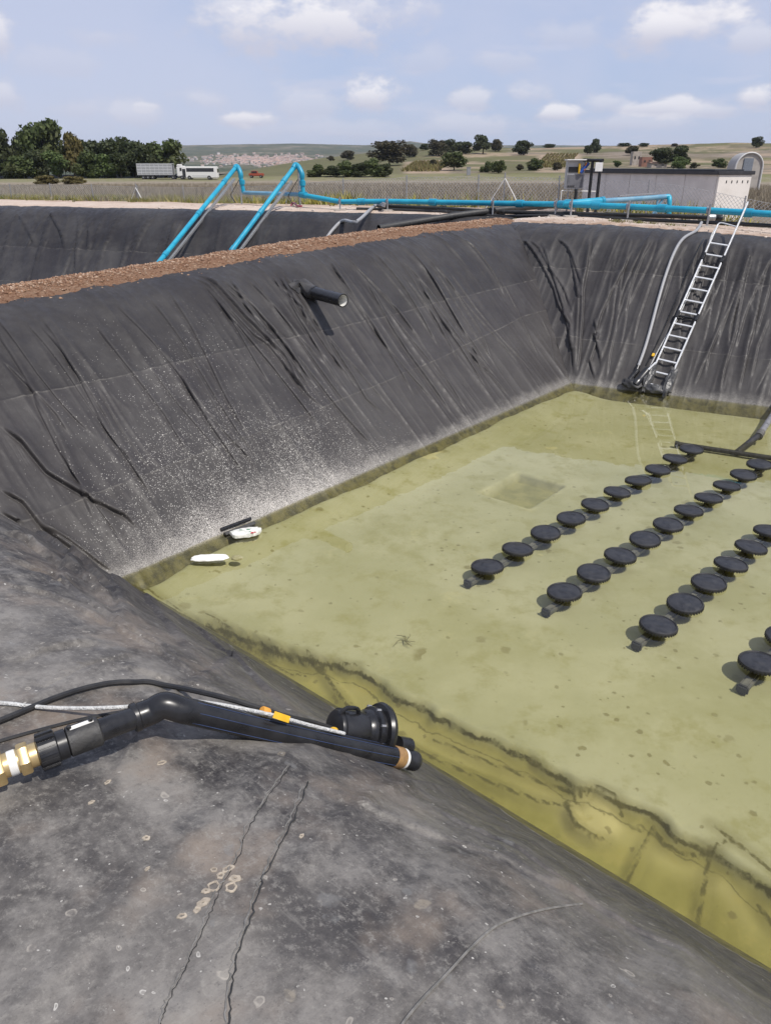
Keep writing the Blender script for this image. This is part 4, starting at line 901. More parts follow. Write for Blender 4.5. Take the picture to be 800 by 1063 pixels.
RIGHT = [(404, 172, 149.5, 34, 'brown', 1, 'big brownish oak standing above the right end of the hedge'), (425, 163, 151, 17, 'brown', 0, 'round brownish tree right of the big oak'), (439, 156, 149.5, 10, 'dark', 0, 'small dark tree on the ridge right of the round brownish tree'),
    (361, 166, 157, 15, 'brown', 0, 'small brown tree alone on the green slope left of the big oak'), (343, 167, 162, 7, 'brown', 0, 'tiny bush on the green slope, leftmost on the hill'),
    (455, 162, 147, 19, 'brown', 1, 'brownish oak at the left end of the ridge row above the vineyard'), (465, 160, 145.5, 15, 'dark', 0, 'dark oak behind the brownish oak of the ridge row'), (480, 160, 147.5, 20, 'dark', 1, 'broad dark oak in the middle of the ridge row'),
    (501, 160, 141.5, 19, 'dark', 0, 'tallest dark oak of the ridge row'), (514, 157, 145.5, 14, 'brown', 0, 'oak right of the tallest oak of the ridge row'), (471, 177, 159.5, 24, 'mid', 1, 'green tree below the ridge row beside the vineyard'),
    (506, 179, 168.5, 13, 'mid', 0, 'left one of two round bushes at the foot of the hill'), (517, 180, 167.5, 14, 'mid', 1, 'right one of two round bushes at the foot of the hill'), (543, 161, 146.5, 22, 'dark', 1, 'spreading dark oak on the ridge right of the row'),
    (553, 177, 165, 16, 'mid', 0, 'round green tree below the spreading oak'), (539, 177, 171, 8, 'brown', 0, 'tiny brown bush left of the round green tree'), (578, 177, 169, 10, 'brown', 0, 'small bush left of the grey control cabinet'),
    (609, 160, 151, 8, 'dark', 0, 'small dark tree left of the slim tree on the hill behind the cabinet'), (617, 158.5, 145.5, 12, 'dark', 2, 'slim dark tree on the hill above the black pipe frame'), (655, 161, 152, 14, 'brown', 0, 'brown bush behind the ruined stone house'),
    (640, 174, 167.5, 10, 'bright', 0, 'small fresh green bush left of the ruined stone house'), (684, 174, 154.5, 24, 'dark', 1, 'left one of the pair of large dark trees above the shed roof'), (701, 174, 152.5, 24, 'dark', 0, 'right and taller one of the pair of large dark trees above the shed roof'),
    (704, 176, 164, 15, 'bright', 1, 'fresh green bush before the taller of the two large dark trees'), (747, 174, 165, 14, 'mid', 0, 'low round bush left of the arched shed'), (720, 175, 169, 9, 'brown', 0, 'small brown bush between the dark trees and the low round bush'),
    (784, 153.5, 142.5, 11, 'dark', 0, 'round dark tree alone on the ridge above the arched shed'), (668, 152, 148.5, 10, 'dark', 0, 'low dark shrub on the skyline above the ruined house'), (646, 152, 148.5, 12, 'dark', 0, 'wide low shrub on the skyline left of the ruined house'),
    (570, 153.5, 149.5, 12, 'dark', 0, 'low shrub on the skyline right of the spreading oak'), (450, 172, 166, 8, 'brown', 0, 'tiny bush at the left end of the vineyard rows'), (700, 152, 149, 7, 'brown', 0, 'tiny skyline shrub above the large dark trees')]
for px, ba, tp, wd, kd, va, lb in RIGHT: tree('tree' if ba - tp > 9 else 'bush', px, ba, tp, wd, kd, va, lb, GR, 'tree' if ba - tp > 9 else 'bush', None, ba - tp < 16)
# vineyard rows on the slope: a mass of stakes and leaves in rows
V_ = []
for (x0, y0, x1, y1, nr) in ((425, 178, 460, 168, 9), (562, 174, 592, 160, 10)):
    for k in range(nr):
        f = k / (nr - 1)
        for q in np.linspace(0, 1, 60):
            px = x0 + (x1 - x0) * f + 14 * (q - .5) ; py = y0 + (y1 - y0) * q
            V_.append(thit(px, py, 200, 800))
V_ = np.array(V_) + rng.normal(0, 0.12, (len(V_), 3)) * np.array([1, 1, 0])
tufts('vineyard_rows', V_, 0.7, 1.3, 0.28, isl_mat('vine leaves', [(0.11, 0.12, 0.045), (0.18, 0.155, 0.06), (0.17, 0.125, 0.07)]), 'rows of young vines on the hillside', 4, 0.8)
# ================================================================== things
M_galv = mat('galvanised steel', (0.42, 0.42, 0.42), (0.30, 0.30, 0.31), 0.45, 20, metal=0.6)
M_alu = mat('aluminium', (0.78, 0.78, 0.77), (0.62, 0.62, 0.61), 0.38, 18, metal=0.45)
M_blue = mat('blue PVC pipe', (0.012, 0.27, 0.42), (0.02, 0.34, 0.48), 0.35, 3)
M_blue2 = mat('blue grey sun-bleached pipe', (0.10, 0.26, 0.38), (0.17, 0.32, 0.42), 0.45, 4)
M_bfit = mat('blue PVC fitting', (0.012, 0.23, 0.36), (0.015, 0.28, 0.42), 0.4, 5)
M_black = mat('black plastic', (0.012, 0.012, 0.013), (0.022, 0.022, 0.024), 0.3, 12, spec=0.45)
M_blackm = mat('matt black plastic', (0.016, 0.016, 0.017), (0.03, 0.029, 0.029), 0.55, 12)
M_dust = mat('dusty black plastic', (0.022, 0.022, 0.023), (0.045, 0.043, 0.04), 0.55, 25, bump=0.15, bscale=90)
M_rubber = mat('black diffuser rubber', (0.014, 0.014, 0.016), (0.032, 0.032, 0.034), 0.36, 20, bump=0.12, bscale=140, spec=0.55)
M_brass = mat('brass', (0.72, 0.55, 0.28), (0.58, 0.42, 0.2), 0.36, 14, metal=0.75)
M_ptfe = mat('white thread tape', (0.75, 0.74, 0.70), (0.62, 0.6, 0.56), 0.7, 25)
M_yellow = mat('yellow plastic', (0.78, 0.47, 0.02), (0.66, 0.38, 0.02), 0.45, 12)
M_rope = mat('white rope', (0.68, 0.68, 0.66), (0.5, 0.5, 0.48), 0.85, 60, bump=0.7, bscale=180)
M_tape = mat('brown packing tape', (0.34, 0.20, 0.08), (0.24, 0.14, 0.06), 0.4, 25)
M_white = mat('white paint', (0.74, 0.73, 0.70), (0.66, 0.65, 0.62), 0.5, 8)
M_glass = mat('dark window glass', (0.02, 0.022, 0.025), (0.03, 0.032, 0.036), 0.08, 3, spec=0.6)
M_tyre = mat('tyre rubber', (0.02, 0.02, 0.02), (0.03, 0.03, 0.03), 0.8, 10)
def bez(pts, n=8):
    pts = [Vector(p) for p in pts]; out = []
    for i in range(len(pts) - 1):
        p0 = pts[max(i - 1, 0)]; p1 = pts[i]; p2 = pts[i + 1]; p3 = pts[min(i + 2, len(pts) - 1)]
        for k in range(n):
            t = k / n
            out.append(0.5 * ((2 * p1) + (p2 - p0) * t + (2 * p0 - 5 * p1 + 4 * p2 - p3) * t * t + (3 * p1 - p0 - 3 * p2 + p3) * t ** 3))
    return out + [pts[-1]]
def on_liner(pp, which, lift):
    return [rayhit(a, b, which) + Vector((0, 0, lift)) for a, b in pp]

# ------------------------------------------------------------------ aeration rows
ROWS = [[(506, 588), (537, 570), (566, 553), (592, 538), (617, 524), (640, 511), (662, 499), (683, 488), (700, 476), (717, 466)],
        [(586, 614), (616, 595), (643, 577), (669, 560), (693, 545), (714, 530), (735, 517), (754, 504), (771, 493), (788, 482)],
        [(683, 649), (711, 627), (735, 605), (758, 586), (779, 568), (798, 551)],
        [(788, 688), (815, 662)]]
TAILS = [(484, 607), (565, 637), (659, 672), (769, 717)]
ORD = ['nearest', 'second', 'third', 'fourth', 'fifth', 'sixth', 'seventh', 'eighth', 'ninth', 'farthest']
ROWN = ['leftmost row, beside the square sump', 'second row from the left', 'third row from the left', 'rightmost row at the photo edge']
GD = 'disc diffusers standing in rows in the shallow water'
d0 = thing('disc_diffuser', 'black round disc diffuser, nearest of the leftmost row, beside the square sump', 'diffuser', (0, 0, 0), GD)
ped = MB().lathe([(0.05, -0.15), (0.055, -0.10), (0.048, -0.085), (0.05, -0.05), (0.085, -0.03), (0.13, -0.008)], 24).build('pedestal', mat('silt coated plastic', (0.09, 0.085, 0.03), (0.045, 0.043, 0.02), .7, 14), d0)
ring_prof = [(0.125, -0.020), (0.156, -0.019), (0.170, -0.013), (0.174, -0.004), (0.174, 0.010), (0.170, 0.019), (0.160, 0.022), (0.155, 0.016)]
mb = MB().lathe(ring_prof, 48, cap=False)
for k in range(36):
    a = 2 * math.pi * k / 36; mb.box((math.cos(a) * 0.174, math.sin(a) * 0.174, -0.004), (0.008, 0.012, 0.030), Matrix.Rotation(a, 3, 'Z'))
rg = mb.build('clamp_ring', M_blackm, d0)
mem = MB().lathe([(0.156, 0.014), (0.145, 0.019), (0.12, 0.0235), (0.085, 0.0262), (0.06, 0.0265), (0.056, 0.0285), (0.03, 0.029), (0.004, 0.029)], 48).build('membrane', M_rubber, d0)
pr = MB()
for rr_ in (0.075, 0.092, 0.108, 0.124, 0.139):
    nn_ = int(rr_ * 300)
    for k in range(nn_):
        a = 2 * math.pi * (k + (rr_ * 100 % 1)) / nn_; zz = np.interp(rr_, [0.06, .085, .12, .145], [.0265, .0262, .0235, .019])
        pr.box((math.cos(a) * rr_, math.sin(a) * rr_, zz + 0.0004), (0.0016, 0.008, 0.0008), Matrix.Rotation(a, 3, 'Z'))
slit = pr.build('air_slits', M_blackm, mem); slit['kind'] = 'stuff'
for ri, row in enumerate(ROWS):
    P = [at_z(a, b_, 0.022) for a, b_ in row]; P = np.array(P)
    # even spacing along a fitted line
    i_ = np.arange(len(P)); fx = np.polyfit(i_, P[:, 0], 1) if len(P) > 2 else None; fy = np.polyfit(i_, P[:, 1], 1) if len(P) > 2 else None
    if ri < 3: rowdir = np.array([fx[0], fy[0]]) / np.hypot(fx[0], fy[0]); last = rowdir
    for k in range(len(P)):
        q = P[k] if fx is None else np.array([0.5 * (fx[0] * k + fx[1]) + 0.5 * P[k, 0], 0.5 * (fy[0] * k + fy[1]) + 0.5 * P[k, 1], 0.022])
        nm_ = ORD[k] if not (len(row) == 6 and k == 5) else 'farthest visible'
        if ri == 3: nm_ = ('nearest', 'partly cut off')[k]
        lab = 'black round disc diffuser, %s of the %s' % (nm_, ROWN[ri])
        if ri == 0 and k == 0: o = d0; d0.location = q; WPOS[d0.name] = Vector((0, 0, 0)); o['label'] = lab
        else: o = dup(d0, q, rz=k * 1.3 + ri, label=lab)
        o.rotation_euler = (random.uniform(-.07, .07), random.uniform(-.07, .07), k * 1.3 + ri)
    tail = at_z(*TAILS[ri], -0.10)
    dv = Vector((rowdir[0], rowdir[1], 0))
    a = Vector((tail[0], tail[1], -0.095)); end = Vector((P[-1][0], P[-1][1], -0.095)) + dv * (0.25 if ri < 2 else 4.0)
    if ri == 2: end = a + dv * 9.3
    if ri == 3: end = a + dv * 9.6
    dv = (end - a).normalized(); ln = (end - a).length; an_ = math.atan2(dv.y, dv.x)
    rt = thing('lateral_pipe', 'grey flat air pipe under the %s of discs' % ROWN[ri].split(',')[0].replace(' at the photo edge', ''), 'pipe', a, 'air pipes under the rows of diffusers')
    MB().bbox(a + dv * ln / 2, (ln, 0.085, 0.07), 0.018, Matrix.Rotation(an_, 3, 'Z')).build('pipe', mat('grey air pipe %d' % ri, (0.09, 0.09, 0.085), (0.14, 0.135, 0.115), 0.6, 9) if ri == 0 else bpy.data.materials['grey air pipe 0'], rt)
    MB().bbox(a + dv * 0.02, (0.05, 0.10, 0.085), 0.015, Matrix.Rotation(an_, 3, 'Z')).build('end_cap', M_dust, rt)
hd = [Vector(at_z(700, 460.5, -0.09)), Vector(at_z(800, 475.5, -0.09)), Vector(at_z(860, 486, -0.09))]
rt = thing('header_pipe', 'dark header pipe across the far ends of the diffuser rows', 'pipe', hd[0])
MB().tube(hd, 0.040, 12).build('pipe', M_blackm, rt); MB().tube([hd[0], hd[0] + (hd[1] - hd[0]).normalized() * 0.06], 0.048, 12).build('end_cap', M_blackm, rt)
jn = Vector(at_z(764, 470, -0.09)); b0 = Vector(at_z(788, 451, 0.02)); b1 = Vector(at_z(793.5, 446, 0.10))
top = Vector((9.35, 15.35, 2.9)); bv2 = Vector((8.8, 12.3, 0.9))
rt = thing('feed_pipe', 'dark feed pipe rising out of the water at the right edge of the photo', 'pipe', b0)
MB().tube(bez([jn, b0 - (b0 - jn).normalized() * 0.1, b0], 3), 0.05, 12).build('submerged_pipe', M_blackm, rt)
dirf = (rayhit(812, 414, 'far') + Vector((0, 0, .10)) - b0)
p1 = b0 + dirf * 1.0; top = Vector((10.4, 14.6, 2.95))
MB().tube(bez([b0, rayhit(812, 414, 'far') + Vector((0, 0, .10)), rayhit(833, 345, 'far') + Vector((0, 0, .10)), Vector((10.4, 14.6, 2.95))], 6), 0.05, 12).build('riser', mat('grey plastic pipe', (0.16, 0.16, 0.17), (0.22, 0.22, 0.23), 0.3, 6), rt)
MB().tube([b0 - dirf.normalized() * 0.09, b0 + dirf.normalized() * 0.10], 0.066, 12).build('clamp', mat('dull clamp', (0.2, 0.19, 0.17), (0.12, 0.115, 0.1), 0.5, 30, metal=.5), rt)

# ------------------------------------------------------------------ rubbish on the water
def slab(name, cpx, size, th, mat_, label, rz, z0, bend=0.0, cat='debris', seed=1):
    c = Vector(at_z(*cpx, z0)); r_ = random.Random(seed); n = 30; P = []
    for k in range(n):
        a = 2 * math.pi * k / n; r = (abs(math.cos(a)) ** 3 + abs(math.sin(a)) ** 2.2) ** -0.38 * r_.uniform(0.9, 1.06)
        P.append((math.cos(a) * r * size[0] / 2, math.sin(a) * r * size[1] / 2))
    mb = MB(); V = []
    for (s, zz) in ((0.97, -th / 2), (1.0, 0), (0.95, th / 2), (0.55, th / 2 + 0.006), (0.05, th / 2 + 0.004)):
        V += [(x_ * s, y_ * s, zz + bend * (x_ * s) ** 2 + r_.uniform(-.002, .002)) for x_, y_ in P]
    Fc = [(i * n + k, i * n + (k + 1) % n, (i + 1) * n + (k + 1) % n, (i + 1) * n + k) for i in range(4) for k in range(n)] + [tuple(range(n))[::-1], tuple(4 * n + k for k in range(n))]
    Mr = Matrix.Rotation(rz, 4, 'Z'); mb.add([Mr @ Vector(v) + c for v in V], Fc)
    o = mb.build(name, mat_); tag(o, label, cat); return o, c
M_foam = mat('white foam', (0.80, 0.79, 0.76), (0.72, 0.71, 0.68), 0.8, 14, bump=0.3, bscale=50)
slab('foam_sheet', (218, 579), (0.42, 0.15), 0.018, M_foam, 'clean white elongated foam sheet floating near the left bank', 0.10, 0.012, seed=3)
M_bag = mat('printed white packet', (0.72, 0.71, 0.66), (0.55, 0.56, 0.50), 0.5, 14, contrast=(0.5, 0.58), bump=0.6, bscale=22)
pk, pc = slab('crumpled_packet', (255, 553), (0.38, 0.20), 0.04, M_bag, 'crumpled white packet with red and green marks beside the black strip', 0.35, 0.03, bend=0.25, seed=8)
WPOS[pk.name] = Vector((0, 0, 0))
mb = MB()
for (dx_, dy_, s_) in ((0.09, -0.055, 0.035), (0.12, -0.04, 0.022)): mb.bbox(pc + Vector((dx_, dy_, 0.028)), (s_, s_ * .8, 0.006), 0.002)
mb.build('red_mark', mat('red print', (0.55, 0.03, 0.04)), pk)
mb = MB()
for (dx_, dy_, s_) in ((0.03, 0.03, 0.03), (0.06, -0.02, 0.02), (-0.06, 0.02, 0.022)): mb.bbox(pc + Vector((dx_, dy_, 0.028)), (s_ * 1.4, s_ * .5, 0.006), 0.002)
mb.build('green_mark', mat('green print', (0.03, 0.25, 0.12)), pk)
a, b_ = Vector(rayhit(228, 550, 'left')), Vector(rayhit(259, 538.5, 'left'))
rt = thing('black_strip', 'short black plastic angle strip lying at the waterline behind the white packet', 'strip', a)
n_ = Vector((0.3, -0.25, 0.2)).normalized()
MB().tube([a + n_ * 0.03, b_ + n_ * 0.03], 0.020, 6).build('upper_edge', M_black, rt)
MB().tube([a + n_ * 0.03 + Vector((0.05, -0.04, -0.045)), b_ + n_ * 0.03 + Vector((0.05, -0.04, -0.045))], 0.030, 4).build('lower_edge', M_dust, rt)
M_stone = mat('pale stone', (0.36, 0.33, 0.19), (0.26, 0.24, 0.12), 0.8, 12, bump=0.4)
def pebble(px, py, r, z, label, m=M_stone, name='stone'):
    bm = bmesh.new(); bmesh.ops.create_icosphere(bm, subdivisions=2, radius=1.0); r_ = random.Random(px)
    c = Vector(at_z(px, py, z)); mb = MB(); bm.verts.index_update()
    mb.add([Vector((v.co.x * r * 1.4, v.co.y * r, v.co.z * r * .5)) * r_.uniform(0.85, 1.1) + c for v in bm.verts], [[v.index for v in f.verts] for f in bm.faces]); bm.free()
    o = mb.build(name, m); tag(o, label, 'stone'); return o
pebble(246, 579, 0.05, 0.0, 'small pale green stone just right of the white foam sheet')
pebble(661, 898, 0.035, -0.33, 'pale stone under water on the wrinkle near the lower right edge', mat('pale submerged stone', (0.5, 0.47, 0.33), (0.4, 0.37, 0.24), .8, 10))
mb = MB(); c = Vector(at_z(420, 665, -0.11))
for k in range(9):
    a = random.uniform(0, 6.28); l = random.uniform(0.05, 0.12); mb.tube(bez([c, c + Vector((math.cos(a) * l * .5, math.sin(a) * l * .5, 0.012)), c + Vector((math.cos(a + .4) * l, math.sin(a + .4) * l, 0.0))], 4), 0.003, 5)
o = mb.build('twig', mat('sodden twig', (0.16, 0.145, 0.065), (0.12, 0.11, 0.045))); tag(o, 'branched sodden twig on the silt in the middle of the pond', 'twig')

# ------------------------------------------------------------------ outlet pipe through the left bank
nrm = Vector((*(-MAIN.Nn[0]), 0)); base = rayhit(318, 301, 'left'); tip = None
base = base - nrm * 0.12
best = min(((Vector(at_D(356, 312, D)) - base, D) for D in np.linspace(9, 13.5, 200)), key=lambda q: abs(q[0].length - 1.05))
tipv = base + best[0]; ax = (tipv - base).normalized()
rt = thing('outlet_pipe', 'black outlet pipe with white inside sticking out of the left bank', 'pipe', base)
MB().lathe([(0.098, 0), (0.098, 1.0), (0.102, 1.02), (0.102, 1.05), (0.088, 1.05), (0.086, 0.45)], 28, base, ax, cap=False).build('pipe', M_black, rt)
MB().lathe([(0.0855, 1.045), (0.0835, 0.4), (0.002, 0.39)], 28, base, ax, cap=False).build('white_lining', M_white, rt)
bp_ = []
mb = MB(); nn = 30
for i, (rr_, zz) in enumerate(((0.24, 0.10), (0.18, 0.13), (0.14, 0.18), (0.118, 0.24), (0.108, 0.30), (0.104, 0.36))):
    bp_.append((rr_, zz))
u = ax.orthogonal().normalized(); v_ = ax.cross(u); V = []
wall_n = Vector((nrm.x * .68, nrm.y * .68, .73))
for i, (rr_, zz) in enumerate(bp_):
    for k in range(nn):
        a = 2 * math.pi * k / nn; wob = 1 + (0.16 * math.sin(a * 5 + i) + 0.1 * math.sin(a * 9 + 2 * i)) * (rr_ - 0.1) * 4
        p = base + (u * math.cos(a) + v_ * math.sin(a)) * rr_ * wob
        foot = BV['left'].ray_cast(p + wall_n * 2, -wall_n)[0] or p
        if i < 3: p = foot + wall_n * (0.012 + 0.035 * i * (1 + 0.5 * math.sin(a * 7)))
        else: p = base + ax * (zz + 0.02 * math.sin(a * 6)) + (u * math.cos(a) + v_ * math.sin(a)) * rr_ * wob
        V.append(p)
mb.add(V, [(i * nn + k, i * nn + (k + 1) % nn, (i + 1) * nn + (k + 1) % nn, (i + 1) * nn + k) for i in range(len(bp_) - 1) for k in range(nn)])
mb.build('crumpled_boot', mat('crumpled liner boot', (0.036, 0.034, 0.034), (0.06, 0.056, 0.053), 0.55, 7, bump=0.5, bscale=12), rt)
MB().lathe([(0.1, 0.33), (0.107, 0.335), (0.107, 0.36), (0.1, 0.365)], 24, base, ax).build('strap', M_black, rt)

# ------------------------------------------------------------------ ladder, hoses and pump on the far bank
BW = 'far'
lb0 = rayhit(679, 407, BW); lt0 = rayhit(749, 247, BW)
nf = Vector((*(-MAIN.Nn[1]), 0)); slope_n = Vector((nf.x * .68, nf.y * .68, .73)).normalized()
lb0 = lb0 + slope_n * 0.07
_d = Vector(ray(749, 247)); _t0 = (lt0 - Vector(CAMP)).length / _d.length
for _k in range(120):                                # bring the top forward until the whole ladder lies clear of the liner
    lt0 = Vector(CAMP) + _d * (_t0 - 0.01 * _k)
    if min((lb0 + (lt0 - lb0) * f).z - drop(lb0 + (lt0 - lb0) * f, BW).z for f in np.linspace(0.02, 1, 60)) > 0.045: break
ld = (lt0 - lb0).normalized(); ls = ld.cross(slope_n).normalized(); ls = ls if ls.x > 0 else -ls; lnn = ls.cross(ld).normalized(); lnn = lnn if lnn.z > 0 else -lnn
HWL = 0.185; LL = (lt0 - lb0).length
rt = thing('ladder', 'aluminium ladder leaning on the far bank with its foot in the water', 'ladder', lb0)
Ml = Matrix((ls, ld, lnn)).transposed()
for s, l in ((-1, LL + 0.30), (1, LL + 0.95)):
    MB().bbox(lb0 + ls * HWL * s + ld * l / 2, (0.028, l, 0.065), 0.006, Ml).build('rail', M_alu, rt)
nr = int(LL / 0.285)
for k in range(nr + 1):
    c = lb0 + ld * (0.10 + 0.285 * k); MB().bbox(c, (2 * HWL - 0.02, 0.034, 0.03), 0.005, Ml).build('rung', M_alu, rt)
tp = lt0 + ld * 0.30
MB().tube(bez([tp - ls * HWL, tp - ls * (HWL - .05) + ld * 0.06, tp + ls * (HWL - 0.02) + ld * 0.02], 5), 0.014, 8).build('top_bar', M_alu, rt)
for f in (0.47, 0.86):
    for s in (-1, 1): MB().bbox(lb0 + ls * HWL * s + ld * LL * f, (0.055, 0.17, 0.095), 0.01, Ml).build('hinge', M_black, rt)
MB().bbox(lb0 + ld * (LL * .47) - lnn * 0.02, (2 * HWL, 0.03, 0.03), 0.005, Ml).build('hinge_bar', M_black, rt)
MB().tube(bez([tp - ls * HWL + ld * 0.15 * 0, tp - ls * (HWL + .03) - ld * 0.25 + lnn * .02, tp - ls * (HWL + .01) - ld * 0.5], 4), 0.01, 6).build('tie_rope', M_rope, rt)
# wrapped, weighted feet
def lump(c, sx, sy, sz, M, seed):
    bm = bmesh.new(); bmesh.ops.create_icosphere(bm, subdivisions=3, radius=1.0); bm.verts.index_update(); P = []
    for v in bm.verts:
        q = v.co; k = 1 + 0.16 * math.sin(q.x * 5 + seed) * math.cos(q.y * 6 + seed * 2) + 0.10 * math.sin(q.z * 9 + q.x * 7)
        P.append(M @ Vector((q.x * sx * k, q.y * sy * k, q.z * sz * k)) + c)
    Fc = [[v.index for v in f.verts] for f in bm.faces]; bm.free(); return P, Fc
M_wrap = mat('wet black sheeting', (0.03, 0.03, 0.031), (0.09, 0.088, 0.085), 0.35, 9, bump=0.9, bscale=14)
for s in (-1, 1): MB().add(*lump(lb0 + ls * (HWL + 0.01) * s + ld * 0.24, 0.085, 0.34, 0.085, Ml, 3 + s)).build('wrapped_foot', M_wrap, rt)
MB().add(*lump(lb0 + ld * 0.03 - lnn * 0.01, 0.27, 0.09, 0.07, Ml, 9)).build('wrapped_crossbar', M_wrap, rt)
# grey hose to the pump
hz_ = [ptop(7.05, 17.75, 0.10)] + on_liner([(722, 241), (709, 249), (700, 262), (691, 285), (682, 315), (674, 345), (667, 368), (660, 386)], BW, 0.035)
rt = thing('grey_hose', 'grey hose curving down the far bank left of the ladder', 'hose', hz_[-1])
MB().tube(bez(hz_, 8), 0.032, 10).build('hose', mat('grey ribbed hose', (0.26, 0.26, 0.27), (0.34, 0.34, 0.34), 0.45, 40), rt)
MB().tube([hz_[-1] - (hz_[-2] - hz_[-1]) * 0.1, hz_[-1] + (hz_[-2] - hz_[-1]) * 0.25], 0.042, 10).build('hose_clamp', M_black, rt)
pb = rayhit(662, 393, BW) + slope_n * 0.09
rt = thing('sump_pump', 'black submersible pump lying at the foot of the grey hose', 'pump', pb)
pd = (ld * 0.9 + ls * 0.25).normalized()
MB().lathe([(0.02, -0.24), (0.085, -0.22), (0.09, -0.10), (0.078, -0.08), (0.078, 0.16), (0.06, 0.21), (0.03, 0.23)], 20, pb + ls * 0.07, pd).build('body', M_black, rt)
MB().tube([pb - ls * 0.09 - pd * 0.14, pb - ls * 0.09 + pd * 0.12], 0.055, 12).build('outlet', M_black, rt)
MB().add(*lump(pb - pd * 0.20, 0.19, 0.10, 0.07, Ml, 5)).build('strainer', M_blackm, rt)
MB().tube([pb + ls * 0.10 + pd * 0.15 + slope_n * .06, pb + ls * 0.11 + pd * 0.36 + slope_n * .03], 0.02, 8).build('handle', M_alu, rt)
rp = on_liner([(738, 247), (733, 262), (722, 288), (712, 312), (700, 337), (690, 352), (681, 368), (674, 382)], BW, 0.03)
rt = thing('pump_rope', 'thin white rope with a yellow tag running beside the ladder down to the pump', 'rope', rp[-1])
MB().tube(bez(rp, 8), 0.011, 6).build('rope', M_rope, rt)
MB().bbox(rayhit(677.5, 370, BW) + slope_n * 0.05, (0.05, 0.07, 0.03), 0.005, Ml).build('yellow_tag', M_yellow, rt)
ck = on_liner([(735, 240), (728, 252), (718, 272), (706, 300), (697, 322), (687, 345), (679, 362), (670, 380)], BW, 0.02)
o = MB().tube(bez(ck, 8), 0.012, 6).build('pump_cable', M_black); tag(o, 'thin black cable between the grey hose and the white rope on the far bank', 'cable')

# ------------------------------------------------------------------ pump and pipe in the foreground
def D3(px, py, D): return Vector(at_D(px, py, D))
k_ = 0.955
DL0, DL1, DL2, DE1, DE2, DE3, DP = 2.12, 2.23, 2.31, 2.40, 2.43, 2.47, 3.15
e1 = D3(141, 744.5, DE1); e2 = D3(171, 732, DE2); e3 = D3(198, 739, DE3); pend = D3(412, 786, DP)
l0 = D3(-60, 822, DL0); l1 = D3(59, 775, DL1); l2 = D3(118, 753, DL2)
for q in (l0, l1, l2, e1, e2, e3, pend):
    g_ = drop(q); print('pipe clearance', round(q.z - g_.z, 3))
rt = thing('pump_pipe', 'thick black pipe with an elbow and brass coupling lying on the near bank', 'pipe', l1)
dl_ = (l2 - l1).normalized()
RP = 0.036; KR = 0.86
_lathe = MB.lathe
def thin_lathe(self, prof, n=24, c=(0, 0, 0), axis=(0, 0, 1), cap=True): return _lathe(self, [(r * KR, z) for r, z in prof], n, c, axis, cap)
MB.lathe = thin_lathe
MB().tube([l1 + dl_ * 0.02, l2, e1], RP, 24).build('short_pipe', M_black, rt)
el = bez([e1 - dl_ * 0.01, e1 + dl_ * 0.05, e2, e3 - (pend - e3).normalized() * 0.03, e3 + (pend - e3).normalized() * 0.035], 8)
MB().tube(el, [0.0435] * len(el), 24).build('elbow', M_black, rt)
MB().lathe([(0.050, -.012), (0.055, -.008), (0.055, 0.008), (0.050, 0.012)], 24, e1, dl_).build('elbow_rim', M_black, rt)
dm = (pend - e3).normalized()
mp = [e3, e3 + (pend - e3) * 0.35 + Vector((0, 0, -0.006)), e3 + (pend - e3) * 0.7 + Vector((0, 0, -0.006)), pend]
main = MB().tube(bez(mp, 6), 0.0430, 28, caps=True).build('main_pipe', M_black, rt)
su = dm.cross(Vector((0, 0, 1))).normalized(); upm = su.cross(dm).normalized()
if upm.z < 0: upm = -upm
for ang in (0.5, 1.35, -0.4, 2.2):
    offv = (upm * math.sin(ang) * 0.0434 + su * math.cos(ang) * 0.0434)
    MB().tube([p + offv for p in bez(mp, 6)], 0.0016, 5).build('blue_stripe', mat('faded blue stripe', (0.02, 0.035, 0.09), (0.03, 0.05, 0.12)), main)
MB().lathe([(0.0515, 0), (0.053, 0.004), (0.053, 0.05), (0.0515, 0.054)], 28, pend - dm * 0.03, dm).build('brown_tape', M_tape, rt)
MB().lathe([(0.050, 0), (0.0505, 0.02), (0.047, 0.022)], 28, pend + dm * 0.02, dm).build('white_tape', M_ptfe, rt)
MB().lathe([(0.046, 0), (0.046, 0.04), (0.05, 0.045), (0.05, 0.075), (0.042, 0.085), (0.03, 0.088)], 24, pend + dm * 0.04, dm).build('end_cap', M_black, rt)
# coupling, nut, brass
MB().lathe([(0.043, 0.03), (0.054, 0.035), (0.054, 0.115), (0.052, 0.125), (0.043, 0.13)], 28, l1, dl_).build('coupling', M_dust, rt)
nutm = MB().lathe([(0.04, -0.055), (0.062, -0.05), (0.062, 0.0), (0.052, 0.004), (0.052, 0.03)], 28, l1, dl_)
su2 = dl_.cross(Vector((0, 0, 1))).normalized(); up2 = su2.cross(dl_)
for k in range(14):
    a = 2 * math.pi * k / 14; c = l1 - dl_ * 0.025 + (su2 * math.cos(a) + up2 * math.sin(a)) * 0.0545
    nutm.bbox(c, (0.011, 0.008, 0.05), 0.002, Matrix((su2 * -math.sin(a) + up2 * math.cos(a), su2 * math.cos(a) + up2 * math.sin(a), dl_)).transposed())
nutm.build('nut', M_black, rt)
for f in (0.045, 0.108):
    c = l1 + dl_ * f + (up2 * 0.0535 - su2 * 0.0)
    MB().lathe([(0.008, 0), (0.008, 0.012), (0.004, 0.014)], 8, c - up2 * 0.008, up2).build('screw', M_blackm, rt)
MB().bbox(l1 + dl_ * 0.08 + up2 * 0.0468, (0.07, 0.016, 0.003), 0.001, Matrix((dl_, su2, up2)).transposed()).build('pale_label', M_ptfe, rt)
